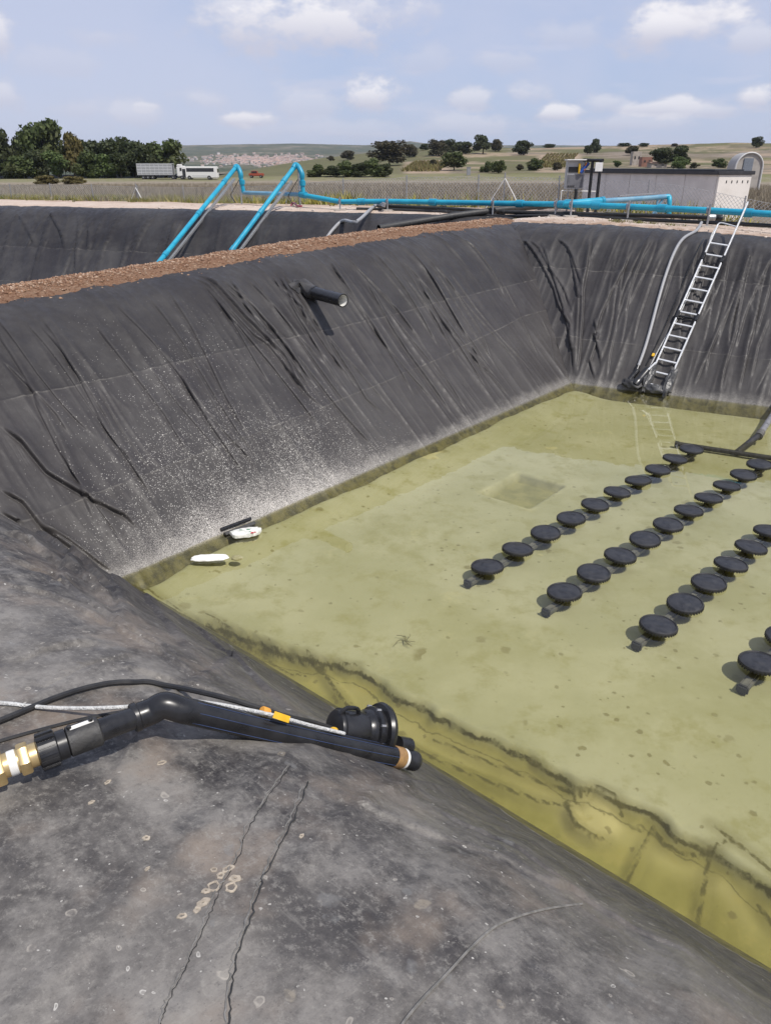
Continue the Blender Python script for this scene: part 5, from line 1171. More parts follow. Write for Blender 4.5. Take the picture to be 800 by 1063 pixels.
def hexp(a, l, r): return MB().lathe([(r * .93, 0), (r, 0.004), (r, l - 0.004), (r * .93, l)], 6, l1 - dl_ * (a + l), dl_)
b1 = MB().lathe([(0.042, 0), (0.042, 0.10), (0.045, 0.103)], 24, l1 - dl_ * 0.155, dl_).build('brass_nipple', M_brass, rt)
hexp(0.075, 0.03, 0.056).build('brass_nut', M_brass, rt); hexp(0.145, 0.045, 0.062).build('brass_union', M_brass, rt)
MB().lathe([(0.0428, 0), (0.044, 0.004), (0.044, 0.018), (0.0428, 0.022)], 20, l1 - dl_ * 0.132, dl_).build('thread_tape', M_ptfe, rt)
MB().lathe([(0.042, 0), (0.042, 0.10)], 24, l1 - dl_ * 0.29, dl_).build('brass_nipple', M_brass, rt)
hexp(0.20, 0.03, 0.056).build('brass_nut', M_brass, rt)
MB().lathe([(0.0428, 0), (0.044, 0.004), (0.044, 0.02), (0.0428, 0.024)], 20, l1 - dl_ * 0.262, dl_).build('thread_tape', M_ptfe, rt)
MB().lathe([(0.05, 0), (0.05, 0.9)], 24, l1 - dl_ * 1.19, dl_).build('hose', M_blackm, rt)
MB.lathe = _lathe
# the pump itself
q0 = D3(347, 756, 3.22 * k_); q1 = D3(398, 758, 3.36 * k_); pa = (q1 - q0).normalized()
rt = thing('submersible_pump', 'glossy black cylindrical pump with a wide flange at the near water edge', 'pump', q0)
L_ = (q1 - q0).length
MB().lathe([(0.02, -0.012), (0.055, -0.006), (0.074, 0.0), (0.078, 0.012), (0.078, L_ * .60), (0.074, L_ * .62)], 32, q0, pa).build('body', M_black, rt)
MB().lathe([(0.070, L_ * .5), (0.086, L_ * .6), (0.086, L_ * .68), (0.098, L_ * .70), (0.098, L_ * .76), (0.09, L_ * .77), (0.09, L_ * .84), (0.112, L_ * .86), (0.118, L_ * .92), (0.112, L_ * .99), (0.09, L_ * 1.03), (0.03, L_ * 1.05)], 40, q0, pa).build('flange', M_black, rt)
MB().lathe([(0.078, 0.0), (0.0845, 0.004), (0.0845, 0.02), (0.078, 0.024)], 32, q0 + pa * 0.012, pa).build('end_ring', M_black, rt)
cdir = (Vector(CAMP) - q0).normalized(); side = (cdir - pa * cdir.dot(pa)).normalized()
MB().lathe([(0.018, 0), (0.018, 0.014), (0.014, 0.018), (0.006, 0.018)], 16, D3(347, 759.5, 3.22 * k_ - 0.105), (cdir * 0.8 - pa * 0.6).normalized()).build('yellow_plug', M_yellow, rt)
vert = Vector((0, 0, 1)); hh_ = (vert - pa * vert.dot(pa)).normalized()
MB().tube(bez([q0 + hh_ * 0.07, q0 + hh_ * 0.10 + pa * 0.02, q0 + hh_ * 0.10 + pa * 0.07, q0 + hh_ * 0.075 + pa * 0.09], 4), 0.009, 8).build('handle', M_black, rt)
MB().tube([D3(412, 773, 3.35 * k_), D3(424, 775, 3.40 * k_)], 0.038, 16).build('intake', M_black, rt)
for k in range(8):
    a = 2 * math.pi * k / 8; c = q0 + pa * L_ * .73 + (hh_ * math.cos(a) + pa.cross(hh_) * math.sin(a)) * 0.099
    MB().lathe([(0.006, -.01), (0.006, 0.01)], 6, c, pa).build('bolt', M_galv, rt)
# rope and cables of the pump
rr2 = [drop(D3(-40, 765, 2.6), lift=.012), drop(D3(0, 757, 2.6), lift=.012), drop(D3(60, 748, 2.58), lift=.02), D3(128, 734, 2.55), D3(190, 727, 2.62), e3 + (pend - e3) * .25 + upm * .05 + su * -.01, e3 + (pend - e3) * .5 + upm * .05, e3 + (pend - e3) * .66 + upm * .049, D3(330, 756, 2.86), D3(337, 757, 2.90), D3(339, 762, 2.9)]
def seat(P, r, lift=0.0):
    out = []
    for p in P:
        g_ = drop(p); out.append(Vector((p.x, p.y, max(p.z, g_.z + r + lift))))
    return out
o = MB().tube(seat(bez(rr2, 10), 0.008), 0.0072, 8).build('white_rope', M_rope); tag(o, 'white braided rope running along the thick black pipe to the pump', 'rope')
cb = [(-40, 764), (0, 752), (60, 727), (100, 715), (132, 711), (170, 714), (230, 724), (270, 737), (300, 747), (325, 751), (346, 757)]
P = [rayhit(a, b_, 'near') + Vector((0, 0, .014)) for a, b_ in cb[:7]] + [D3(276, 737.5, 2.70), D3(300, 744.5, 2.78), D3(325, 750, 2.92), D3(346, 757, 3.04)]
P[6] = D3(232, 724.0, 2.68)
o = MB().tube(seat(bez(P, 10), 0.010), 0.0105, 8).build('power_cable', M_blackm); tag(o, 'black power cable arching over the liner behind the elbow to the pump', 'cable')
o = MB().tube(seat(bez(on_liner([(-30, 780), (0, 771), (50, 757), (95, 746), (140, 738)], 'near', .006), 8), 0.006), 0.006, 6).build('thin_cable', M_blackm); tag(o, 'thin dark cable lying below the white rope left of the elbow', 'cable')
t0 = D3(274, 738, 2.67); t1 = D3(280, 740, 2.69); tv = (t1 - t0).normalized()
o = MB().lathe([(0.014, 0), (0.016, .004), (0.016, 0.03), (0.014, 0.034)], 12, t0 - tv * 0.01, tv).build('cable_sleeve', mat('orange sleeve', (0.72, 0.33, 0.05))); tag(o, 'small orange sleeve on the black power cable', 'sleeve')
ts, te_ = D3(284, 741.5, 2.64), D3(301, 747.3, 2.69); td_ = (te_ - ts).normalized(); tn_ = (Vector(CAMP) - ts).normalized(); tn_ = (tn_ - td_ * tn_.dot(td_)).normalized(); tsd = td_.cross(tn_)
Mt = Matrix((td_, tsd, tn_)).transposed()
mb = MB(); wq = 0.012; lq = (te_ - ts).length; V = []
for i in range(9):
    f = i / 8
    for s in (-1, 1):
        for tk in (0, 1): V.append(ts + td_ * lq * f + tsd * s * wq + tn_ * (0.004 * math.sin(f * 5) + 0.0015 * tk + 0.006 * s * math.sin(f * 3)))
Fc = [tuple(range(0, 4))[::1]] 
Fc = []
for i in range(8):
    a = i * 4; b_ = a + 4
    Fc += [(a, b_, b_ + 2, a + 2), (a + 1, a + 3, b_ + 3, b_ + 1), (a, a + 1, b_ + 1, b_), (a + 2, b_ + 2, b_ + 3, a + 3)]
Fc += [(0, 2, 3, 1), (32, 33, 35, 34)]
o = mb.add(V, Fc).build('cable_tag', M_yellow); tag(o, 'yellow tag tied to the cable beside the pump', 'tag')

# welded edges and a pale cord on the near liner
def wig_line(pp, r, mat_, name, wig, lift):
    P = []
    for k in range(len(pp) - 1):
        for q in np.linspace(0, 1, 9, endpoint=False):
            a = np.array(pp[k]) * (1 - q) + np.array(pp[k + 1]) * q; P.append((a[0] + random.gauss(0, wig), a[1] + random.gauss(0, wig * .4)))
    P.append(pp[-1]); pts = [rayhit(a, b_, 'near') + Vector((0, 0, lift)) for a, b_ in P]
    return MB().tube(pts, [r * random.uniform(0.5, 1.3) for _ in pts], 6)
LA = [(302, 795), (280, 825), (260, 855), (245, 895), (227, 925), (215, 955), (197, 995), (184, 1022), (172, 1045), (166, 1070)]
LB = [(320, 812), (305, 850), (287, 885), (270, 920), (260, 955), (245, 995), (240, 1030), (237, 1070)]
M_edge = mat('dark weld edge', (0.016, 0.016, 0.016), (0.03, 0.03, 0.03), 0.6); M_edge2 = mat('pale weld edge', (0.20, 0.19, 0.175), (0.12, 0.115, 0.105), 0.7, 30)
near_bank_w = near_bank; WPOS[near_bank.name] = Vector((0, 0, 0))
o = wig_line(LB, 0.0024, M_edge, 'weld_edge', 0.9, 0.001).build('weld_edge', M_edge, near_bank)
o = wig_line([(a - 4.2, b_ + 1) for a, b_ in LB], 0.0028, M_edge2, 'weld_edge', 1.2, 0.0005).build('weld_edge', M_edge2, near_bank)
o = wig_line(LA, 0.0014, M_edge, 'weld_edge', 0.8, 0.0005).build('weld_edge', M_edge, near_bank)
o = wig_line([(a - 2.4, b_ - 1) for a, b_ in LA], 0.0022, M_edge2, 'weld_edge', 1.0, 0.0005).build('weld_edge', M_edge2, near_bank)
M_dep = mat('dried pale deposit', (0.42, 0.36, 0.28), (0.28, 0.24, 0.19), 0.9, 60)
for (px, py, r, hole) in ((237, 902, .014, .5), (229, 909, .011, .4), (244, 912, .014, .2), (222, 920, .017, .6), (240, 921, .016, .55), (214, 925, .010, .2), (211, 937, .015, .1), (205, 944, .010, .1), (189, 951, .010, .4), (222, 903, .009, .5), (168, 792, .012, .6), (112, 812, .009, .4), (313, 868, .008, .3), (95, 833, .008, .2), (152, 870, .010, .3), (153, 902, .007, .2)):
    c = rayhit(px, py, 'near'); e_ = 0.02; gx = (drop(c + Vector((e_, 0, 0))).z - drop(c - Vector((e_, 0, 0))).z) / (2 * e_); gy = (drop(c + Vector((0, e_, 0))).z - drop(c - Vector((0, e_, 0))).z) / (2 * e_)
    n_ = Vector((-gx, -gy, 1)).normalized(); u_ = n_.orthogonal().normalized(); w_ = n_.cross(u_); V = []; nn = 18; ph = random.uniform(0, 6)
    for (f, hgt) in ((1.0, -0.001), (0.9, 0.0022), (max(hole, .15) + .12, 0.0026), (hole, -0.001)):
        for k in range(nn):
            a = 2 * math.pi * k / nn; rr_ = r * f * (1 + 0.18 * math.sin(2 * a + ph) + 0.10 * math.sin(5 * a + ph * 2))
            V.append(c + u_ * math.cos(a) * rr_ * 1.25 + w_ * math.sin(a) * rr_ * 0.9 + n_ * hgt)
    MB().add(V, [(i * nn + k, i * nn + (k + 1) % nn, (i + 1) * nn + (k + 1) % nn, (i + 1) * nn + k) for i in range(3) for k in range(nn)]).build('dried_deposit', M_dep, near_bank)
cordp = bez(on_liner([(408, 1080), (420, 1060), (440, 1036), (465, 1010), (488, 985), (510, 965), (530, 955), (555, 947), (580, 942), (604, 939)], 'near', 0.003), 6)
MB().tube(cordp, 0.0035, 6).build('weld_edge', M_edge2, near_bank)
# ------------------------------------------------------------------ blue pipes over the neighbouring pond
def blue_riser(topx, D, foot, side_drop, label):
    tpx, tpy = topx
    g = at_D(tpx, tpy, D); topv = Vector(g)
    ft = Vector(march(*foot, sfar, 5, 60)) + Vector((0.05, -0.12, 0.14))
    _f = Vector(ray(*foot)); _t = (ft - Vector(CAMP)).length / _f.length
    for _k in range(300):                            # off the bank until the whole sloping pipe lies clear of it
        ft = Vector(CAMP) + _f * (_t - 0.01 * _k)
        q = [ft + (topv - ft) * g for g in np.linspace(0, 0.9, 40)]
        if min(p.z - float(sfar(np.array([p.x]), np.array([p.y]))[0]) for p in q) > 0.16: break
    rt = thing('blue_riser_pipe', label, 'pipe', ft, 'blue riser pipes over the neighbouring pond')
    d = (topv - ft).normalized()
    MB().tube([ft, topv - d * 0.12], 0.066, 14).build('sloping_pipe', M_blue, rt)
    for f in (0.22, 0.55, 0.85):
        c = ft + (topv - ft) * f; MB().lathe([(0.066, -.09), (0.08, -.085), (0.08, .085), (0.066, .09)], 14, c, d).build('coupling', M_bfit, rt)
    b = Vector(at_D(*side_drop[0], D + 0.25)); c = Vector(at_D(*side_drop[1], D + 0.25))
    zg = float(G(np.array([c.x]), np.array([c.y]))[0]); c = Vector((c.x, c.y, zg + 0.42)); b = Vector((c.x + (b.x - c.x) * 0.5, c.y, b.z))
    dn_ = Vector((0, 0, -1))
    el = bez([topv - d * 0.16, topv - d * 0.02 + Vector((0, 0, .02)), (topv + b) / 2 + Vector((0, 0, 0.03)), b + Vector((0, 0, -0.06)), b + Vector((0, 0, -0.18))], 6)
    MB().tube(el, 0.078, 14).build('elbow', M_bfit, rt)
    MB().tube([b + Vector((0, 0, -0.15)), c], 0.066, 14).build('down_pipe', M_blue, rt)
    m_ = (b + c) / 2; MB().lathe([(0.078, -.07), (0.094, -.065), (0.094, .065), (0.078, .07)], 14, m_, (0, 0, 1)).build('coupling', M_bfit, rt)
    # grey strut under the sloping pipe and a post under the top
    o2 = Vector((0.10, -0.05, -0.16))
    MB().bbox((ft + topv - d * 0.5) / 2 + o2, ((topv - ft).length - 0.5, 0.07, 0.07), 0.008, d.to_track_quat('X', 'Z').to_matrix()).build('strut', M_galv, rt)
    ps = topv + Vector((0.06, 0.12, -0.1)); zg = float(G(np.array([ps.x]), np.array([ps.y]))[0])
    MB().tube([Vector((ps.x, ps.y, zg - 0.2)), ps], 0.03, 10).build('post', M_galv, rt)
    MB().tube([ps - Vector((0, 0, .25)), ps - Vector((0.35, 0, 0.75)), Vector((ps.x - .2, ps.y, zg + .1))], 0.012, 6).build('hanging_cable', M_black, rt)
    return c
ca = blue_riser((245.5, 173), 24.0, (146, 296), ((250, 178), (253.5, 207)), 'left one of two slanting blue pipes rising out of the neighbouring pond')
cb_ = blue_riser((307, 171.5), 22.4, (221, 286), ((314, 178), (315, 208)), 'right one of two slanting blue pipes rising out of the neighbouring pond')
# pipeline on posts
PX = [(353, 209.5, 21.7), (402, 209, 21.4), (511, 211, 20.0), (576, 212, 18.9), (592, 212.4, 18.5), (651, 214.5, 17.9), (734, 218.5, 16.7), (830, 224, 15.6)]
PLINE = [Vector(at_D(*p)) for p in PX]
for p in PLINE: print('pipeline h', round(p.z - float(ptop(p.x, p.y).z), 2), tuple(round(q, 2) for q in p))
PLINE = [Vector((p.x, p.y, p.z)) for p in PLINE]
rt = thing('blue_pipeline', 'long blue pipe on low grey posts along the path before the fence', 'pipeline', PLINE[0])
run = [ca, cb_] + PLINE
MB().tube([ca, (ca + cb_) / 2, cb_], 0.06, 12).build('link_pipe', M_blue2, rt)
MB().tube([cb_ + Vector((-.1, .05, 0))] + PLINE, 0.07, 14).build('pipe', M_blue, rt)
MB().lathe([(0.10, -.12), (0.10, .12)], 14, cb_, (PLINE[0] - cb_).normalized()).build('tee', M_bfit, rt)
for f in range(len(PLINE) - 1):
    a, b_ = PLINE[f], PLINE[f + 1]; d = (b_ - a).normalized(); c = a + (b_ - a) * 0.45
    MB().lathe([(0.078, -.11), (0.093, -.105), (0.093, .105), (0.078, .11)], 14, c, d).build('coupling', M_bfit, rt)
for p in PLINE[:-1]:
    g_ = ptop(p.x, p.y - 0.10); c = Vector((p.x, p.y - 0.105, 0))
    MB().tube([Vector((c.x, c.y, g_.z - 0.3)), Vector((c.x, c.y, p.z + 0.14))], 0.024, 10).build('post', M_galv, rt)
    MB().lathe([(0.082, -.015), (0.088, -.015), (0.088, .015), (0.082, .015)], 14, p, (PLINE[2] - PLINE[1]).normalized(), cap=False).build('pipe_clip', M_galv, rt)
    MB().bbox(g_ + Vector((0, -0.0, 0.0)), (0.34, 0.28, 0.07), 0.02).build('footing', mat('concrete footing', (0.52, 0.47, 0.41), (0.42, 0.37, 0.32), .9, 9, bump=.5), rt)
# branch behind the pipeline
b0 = Vector(at_D(589, 212, 18.7)); b1 = Vector(at_D(625, 208.8, 19.0)); b2 = Vector(at_D(690, 204.3, 19.6)); b3 = Vector(at_D(694, 212, 19.6))
rt = thing('branch_pipe', 'blue branch pipe rising from the pipeline towards the shed wall', 'pipe', b0)
MB().tube([b0, b1], 0.098, 14).build('wide_section', M_blue, rt)
MB().tube([b1, b2], 0.065, 12).build('narrow_section', M_blue2, rt)
MB().tube(bez([b2, b2 + Vector((.1, 0, 0)), b3 + Vector((0, 0, .05)), Vector((b3.x + .04, b3.y, 2.75))], 5), 0.062, 12).build('drop_leg', M_blue, rt)
for q in (0.0, 0.1): MB().tube([b2 - (b2 - b1) * (q + .02) - Vector((0, 0, .02)), Vector((b2.x - .35 + q * 1.2, b2.y - .1, 2.72))], 0.03, 8).build('support_leg', M_blue2, rt)
MB().bbox((b1 * .45 + b2 * .55) + Vector((0, 0, .10)), (1.2, .05, .03), .005, (b2 - b1).to_track_quat('X', 'Z').to_matrix()).build('bracket', M_galv, rt)
MB().lathe([(0.098, -.08), (0.116, -.075), (0.116, .075), (0.098, .08)], 14, b0, (PLINE[4] - PLINE[3]).normalized()).build('tee', M_bfit, rt)
MB().lathe([(0.065, -.06), (0.11, -.055), (0.11, .03), (0.07, .06)], 14, b1, (b2 - b1).normalized()).build('reducer', M_bfit, rt)
# dark pipes on the ground behind
def gp(px, py, lift=0.04):
    p = march(px, py, lambda x, y: G(x, y) + 0.02, 12, 40); return ptop(p[0], p[1], lift)
for (pp, r, lb) in (([(392, 213.5), (460, 216.5), (520, 220), (580, 221.5), (640, 223), (700, 224.5), (722, 225.5)], 0.052, 'upper one of two black pipes on the ground behind the blue pipeline'),
                    ([(370, 217.5), (400, 219), (460, 221.5), (520, 224.5), (580, 226.5), (640, 228), (700, 229.5), (760, 232), (830, 236)], 0.042, 'lower one of two black pipes on the ground behind the blue pipeline')):
    P = []
    for a, b_ in pp:
        q = Vector(at_D(a, b_, float(np.interp(a, [p_[0] for p_ in PX], [p_[2] for p_ in PX])) + (0.30 if r > .05 else 0.08))); q.z = max(q.z, ptop(q.x, q.y).z + r * .7); P.append(q)
    rt = thing('ground_pipe', lb, 'pipe', P[0], 'black pipes lying behind the blue pipeline')
    MB().tube(P, r, 10).build('pipe', M_blackm, rt)
    MB().lathe([(r, -.12), (r * 1.25, -.11), (r * 1.25, .11), (r, .12)], 12, P[2], (P[3] - P[2]).normalized()).build('coupling', M_blackm, rt)
P = [P[0] * 0 + Vector(at_D(722, 225.5, 17.2)), Vector(at_D(736, 226, 17.0)), Vector(at_D(746, 225.5, 17.0))]
rt = thing('valve', 'grey and black valve at the right end of the upper black pipe', 'valve', P[0])
MB().tube(P[:2], 0.05, 10).build('pipe_stub', M_blackm, rt); MB().lathe([(.05, 0), (.085, .02), (.085, .16), (.05, .18)], 12, P[1] - Vector((.05, 0, 0)), (1, 0, 0)).build('valve_body', M_galv, rt)
MB().lathe([(.06, 0), (.075, .02), (.075, .14), (.05, .16)], 12, P[1] + Vector((.13, 0, 0)), (1, -.2, -.1)).build('coupling', M_black, rt)
# big black pipe that juts over the corner of the neighbouring pond
pj = [Vector(at_D(393, 237, 19.0)), Vector(at_D(425, 231.5, 19.5)), Vector(at_D(470, 224, 19.9)), Vector(at_D(520, 217.5, 20.2)), Vector(at_D(562, 213.5, 20.6)), Vector(at_D(590, 211, 20.6))]
for p in pj: print('jut', round(p.z - float(ground(np.array([p.x]), np.array([p.y]))[0]), 2))
rt = thing('drain_pipe', 'long black pipe jutting over the corner of the neighbouring pond', 'pipe', pj[0])
MB().lathe([(.085, 0), (.085, .01), (.072, .01), (.07, .5)], 18, pj[0], (pj[1] - pj[0]).normalized(), cap=False).build('open_end', M_black, rt)
MB().tube(pj, 0.084, 16, caps=False).build('pipe', M_dust, rt)
hz2 = [Vector(march(a, b_, sfar, 8, 60)) + Vector((0, -.03, .05)) for a, b_ in ((318, 268), (335, 254), (345, 241), (356, 231))] + [Vector(gp(370, 226, .06)), Vector(gp(388, 219, .08)), Vector(at_D(398, 212.5, 21.2))]
rt = thing('grey_drain_hose', 'grey hose running over the far crest of the neighbouring pond', 'hose', hz2[0])
MB().tube(bez(hz2, 6), 0.045, 10).build('hose', bpy.data.materials['grey ribbed hose'], rt); MB().lathe([(.05, -.06), (.07, -.05), (.07, .05), (.05, .06)], 10, hz2[-1], (0.3, 0, 1)).build('connector', M_galv, rt)
rh = [Vector(at_D(313, 214, 22.4)), gp(309, 217, .05), gp(303, 215, .05), gp(298, 219, .05)]
o = MB().tube(bez(rh, 6), 0.03, 8).build('red_hose', mat('dull red hose', (0.30, 0.06, 0.09), (0.24, 0.05, 0.07), .5)); tag(o, 'short dull red hose at the foot of the right blue riser', 'hose')

# ------------------------------------------------------------------ wire fence
rt = thing('wire_fence', 'chain link wire fence on thin grey posts along the far side of the path', 'fence', (FENCE[4][0], FENCE[4][1], 2.7))
def fpt(u):
    p, _ = fence_at(np.array([u])); return float(p[0, 0]), float(p[0, 1])
FH = 0.82
zs = {}
def fz(u):
    x, y = fpt(u); return float(ptop(x, y).z) if True else 0
ug = np.linspace(0, FL, 240); zg_ = np.array([max(fz(u), 1.6) for u in ug])
zg_ = np.convolve(np.pad(zg_, 6, mode='edge'), np.ones(13) / 13, 'valid')
fzi = lambda u: float(np.interp(u, ug, zg_))
mb = MB(); pit_ = 0.105; r = 0.0048; V = []; Fc = []
def wire(a, b, r):
    d = (b - a).normalized(); s = d.cross(Vector((0.4, 0.86, 0))).normalized() * r; n_ = Vector((0.4, 0.86, 0)) * r
    o = len(V); V.extend([a + s, a - s * .5 + n_ * .86, a - s * .5 - n_ * .86, b + s, b - s * .5 + n_ * .86, b - s * .5 - n_ * .86]); Fc.extend([(o, o + 1, o + 4, o + 3), (o + 1, o + 2, o + 5, o + 4), (o + 2, o, o + 3, o + 5)])
nseg = 4
for k in range(int(-FH / pit_), int(FL / pit_)):
    for s in (1, -1):
        u0 = k * pit_ if s > 0 else k * pit_ + FH
        for j in range(nseg):
            ua = u0 + s * FH * j / nseg; ub = u0 + s * FH * (j + 1) / nseg
            if min(ua, ub) < 0 or max(ua, ub) > FL: continue
            xa, ya = fpt(ua); xb, yb = fpt(ub); wire(Vector((xa, ya, fzi(ua) + .04 + FH * j / nseg)), Vector((xb, yb, fzi(ub) + .04 + FH * (j + 1) / nseg)), r)
mb.v = [tuple(v) for v in V]; mb.f = Fc
o = mb.build('wire_mesh', mat('fence wire', (0.50, 0.50, 0.50), (0.4, 0.4, 0.4), 0.5, metal=.3), rt, smooth=False); o['kind'] = 'stuff'
for hh in (0.05, FH + .03):
    MB().tube([Vector((*fpt(u), fzi(u) + hh)) for u in np.linspace(0, FL, 120)], 0.0035, 4).build('strand', M_galv, rt)
k = 0
for u in np.arange(0.6, FL, 2.45):
    x, y = fpt(u); z = fzi(u); MB().tube([Vector((x, y, z - .3)), Vector((x + random.uniform(-.03, .03), y, z + FH + .10))], 0.021, 8).build('post', M_galv, rt)
for (px, ) in ((143,), (522,)):
    # white braced straining post
    uu = np.linspace(0, FL, 800); pp, _ = fence_at(uu); pxs_ = azpx(pp[:, 0], pp[:, 1] + 0.55); u = float(uu[np.argmin(np.abs(pxs_ - px))]); x, y = fpt(u); z = fzi(u)
    MB().tube([Vector((x, y, z - .2)), Vector((x, y, z + FH + .15))], 0.02, 8).build('straining_post', M_galv, rt)
    for s in (-1, 1):
        x2, y2 = fpt(u + s * .55); MB().tube([Vector((x, y - .05, z + FH)), Vector((x2, y2 - .05, z))], 0.013, 8).build('brace', M_white, rt)

# ------------------------------------------------------------------ low shed
cn_ = Vector(at_z(736, 229.5, 2.50)); dl2 = Vector((-.37, .93, 0)).normalized(); dw2 = Vector((.93, .37, 0)).normalized()
Wd = 1.22; Ld = 6.4; Hb = float(at_D(748, 181.0, (cn_.y * math.cos(PITCH) + (CZ - cn_.z) * math.sin(PITCH)))[2]) - cn_.z
rt = thing('low_shed', 'low pale shed with a black flat roof behind the fence', 'shed', cn_)
Mw = Matrix((dw2, dl2, Vector((0, 0, 1)))).transposed()
M_wall = mat('pale grey rendered panel', (0.68, 0.635, 0.60), (0.60, 0.56, 0.53), 0.8, 2.2, bump=.15, bscale=30)
M_wallw = mat('white rendered panel', (0.72, 0.68, 0.63), (0.64, 0.60, 0.55), 0.8, 1.6, bump=.15, bscale=30)
np_ = 5
for k in range(np_):
    c = cn_ + dl2 * (Ld * (k + .5) / np_) + dw2 * 0.04 + Vector((0, 0, Hb / 2 - .2)); MB().bbox(c, (0.08, Ld / np_ - 0.014, Hb + .4), 0.006, Mw).build('wall_panel', M_wall, rt)
MB().box(cn_ + dl2 * (Ld / 2) + dw2 * (Wd / 2) + Vector((0, 0, Hb / 2 - .2)), (Wd - 0.12, Ld - 0.12, Hb + .4), Mw).build('core', M_wall, rt)
MB().bbox(cn_ + dw2 * (Wd / 2 + 0.004) + Vector((0, 0, Hb / 2 - .2)) - dl2 * 0.035, (Wd, 0.07, Hb + .4), 0.008, Mw).build('end_wall', M_wallw, rt)
MB().bbox(cn_ + dl2 * Ld / 2 + dw2 * (Wd - .04) + Vector((0, 0, Hb / 2 - .2)), (0.08, Ld - .02, Hb + .4), 0.006, Mw).build('back_wall', M_wall, rt)
M_roof = mat('black roof sheet', (0.03, 0.03, 0.034), (0.05, 0.05, 0.055), 0.5, 6)
MB().bbox(cn_ + dl2 * Ld / 2 + dw2 * Wd / 2 + Vector((0, 0, Hb + .045)), (Wd + .16, Ld + .22, 0.10), 0.012, Mw).build('roof', M_roof, rt)
MB().bbox(cn_ + dl2 * Ld / 2 + dw2 * Wd / 2 + Vector((0, 0, Hb + .115)), (Wd - .1, Ld - .4, 0.04), 0.01, Mw).build('roof_cap', M_roof, rt)
for k in range(5):
    c = cn_ + dw2 * (0.30 + .2 * k) - dl2 * 0.074 + Vector((0, 0, Hb - .19)); MB().box(c, (0.028, 0.012, 0.07), Mw).build('vent_slot', M_blackm, rt)

# control cabinet and black frame
Dc = 20.6
c0 = Vector(at_D(596, 181.5, Dc)); sw = 22 * Dc / F; sh = 27 * Dc / F; zg = float(ptop(c0.x, c0.y).z)
rt = thing('control_cabinet', 'grey control cabinet on two legs with blue and yellow fittings', 'cabinet', (c0.x, c0.y, zg))
M_cab = mat('grey cabinet', (0.36, 0.36, 0.36), (0.42, 0.42, 0.42), 0.45, 5); M_cabd = mat('dark cabinet panel', (0.12, 0.12, 0.13), (0.16, 0.16, 0.17), 0.4, 6)
MB().bbox(c0, (sw * .84, 0.22, sh), 0.012).build('box', M_cab, rt)
MB().bbox(c0 + Vector((0, -.115, -sh * .22)), (sw * .74, 0.02, sh * .46), 0.004).build('lower_panel', M_cabd, rt)
MB().bbox(c0 + Vector((-sw * .1, -.115, sh * .18)), (sw * .5, 0.02, sh * .2), 0.004).build('dark_window', M_blackm, rt)
MB().bbox(c0 + Vector((0, -.06, sh * .52)), (sw * 1.0, 0.36, 0.03), 0.008).build('rain_hood', M_white, rt)
for q in range(4): MB().bbox(c0 + Vector((-sw * .3 + q * .05, -.13, -sh * .40)), (0.03, 0.012, 0.05), 0.003).build('switch', M_blackm, rt)
MB().tube([c0 + Vector((.08, -.16, sh * .05)), c0 + Vector((.07, -.17, sh * .4))], 0.028, 8).build('yellow_pipe', M_yellow, rt)
MB().tube([c0 + Vector((.12, -.16, sh * .08)), c0 + Vector((.32, -.16, sh * .42))], 0.05, 8).build('blue_pipe', mat('deep blue', (0.015, 0.05, 0.25), (0.02, 0.08, 0.32), .4), rt)
MB().tube([c0 + Vector((.20, -.18, sh * .16)), c0 + Vector((.26, -.17, sh * .42))], 0.03, 8).build('orange_cable', mat('orange cable', (0.5, 0.16, 0.03)), rt)
for s in (-1, 1): MB().tube([Vector((c0.x + s * .13, c0.y, zg - .2)), Vector((c0.x + s * .13, c0.y, c0.z - sh / 2 + .02))], 0.022, 8).build('leg', M_galv, rt)
bb = Vector((c0.x + .05, c0.y - .12, c0.z - sh / 2)); MB().tube(bez([bb, bb - Vector((0, 0, .2)), bb + Vector((-.06, 0, -.36)), bb + Vector((-.5, 0, -.44)), bb + Vector((-1.0, .1, -.5))], 6), 0.04, 8).build('black_duct', M_black, rt)
MB().tube([Vector((c0.x - .33, c0.y - .05, c0.z - sh / 2 - .04)), Vector((c0.x + .62, c0.y - .05, c0.z - sh / 2 - .06))], 0.014, 6).build('rail', M_white, rt)
MB().tube([Vector((c0.x - .33, c0.y - .05, zg)), Vector((c0.x - .33, c0.y - .05, c0.z - sh / 2 - .04))], 0.014, 6).build('rail_post', M_white, rt)
fa, fb = Vector(at_D(615, 166.5, 20.2)), Vector(at_D(623.5, 166.5, 19.9)); fc = Vector(at_D(605, 166, 20.3))
rt = thing('pipe_frame', 'black pipe frame with two uprights and a top bar right of the cabinet', 'frame', (fa.x, fa.y, 2.7))
for q in (fa, fb): MB().tube([Vector((q.x, q.y, 2.45)), q], 0.042, 10).build('upright', M_black, rt)
MB().tube([fc, fa, fb + Vector((.05, 0, 0))], 0.042, 10).build('top_bar', M_black, rt)
MB().bbox(fb + Vector((-.06, -.08, -.16)), (.20, .03, .22), .006).build('white_sign', M_white, rt)

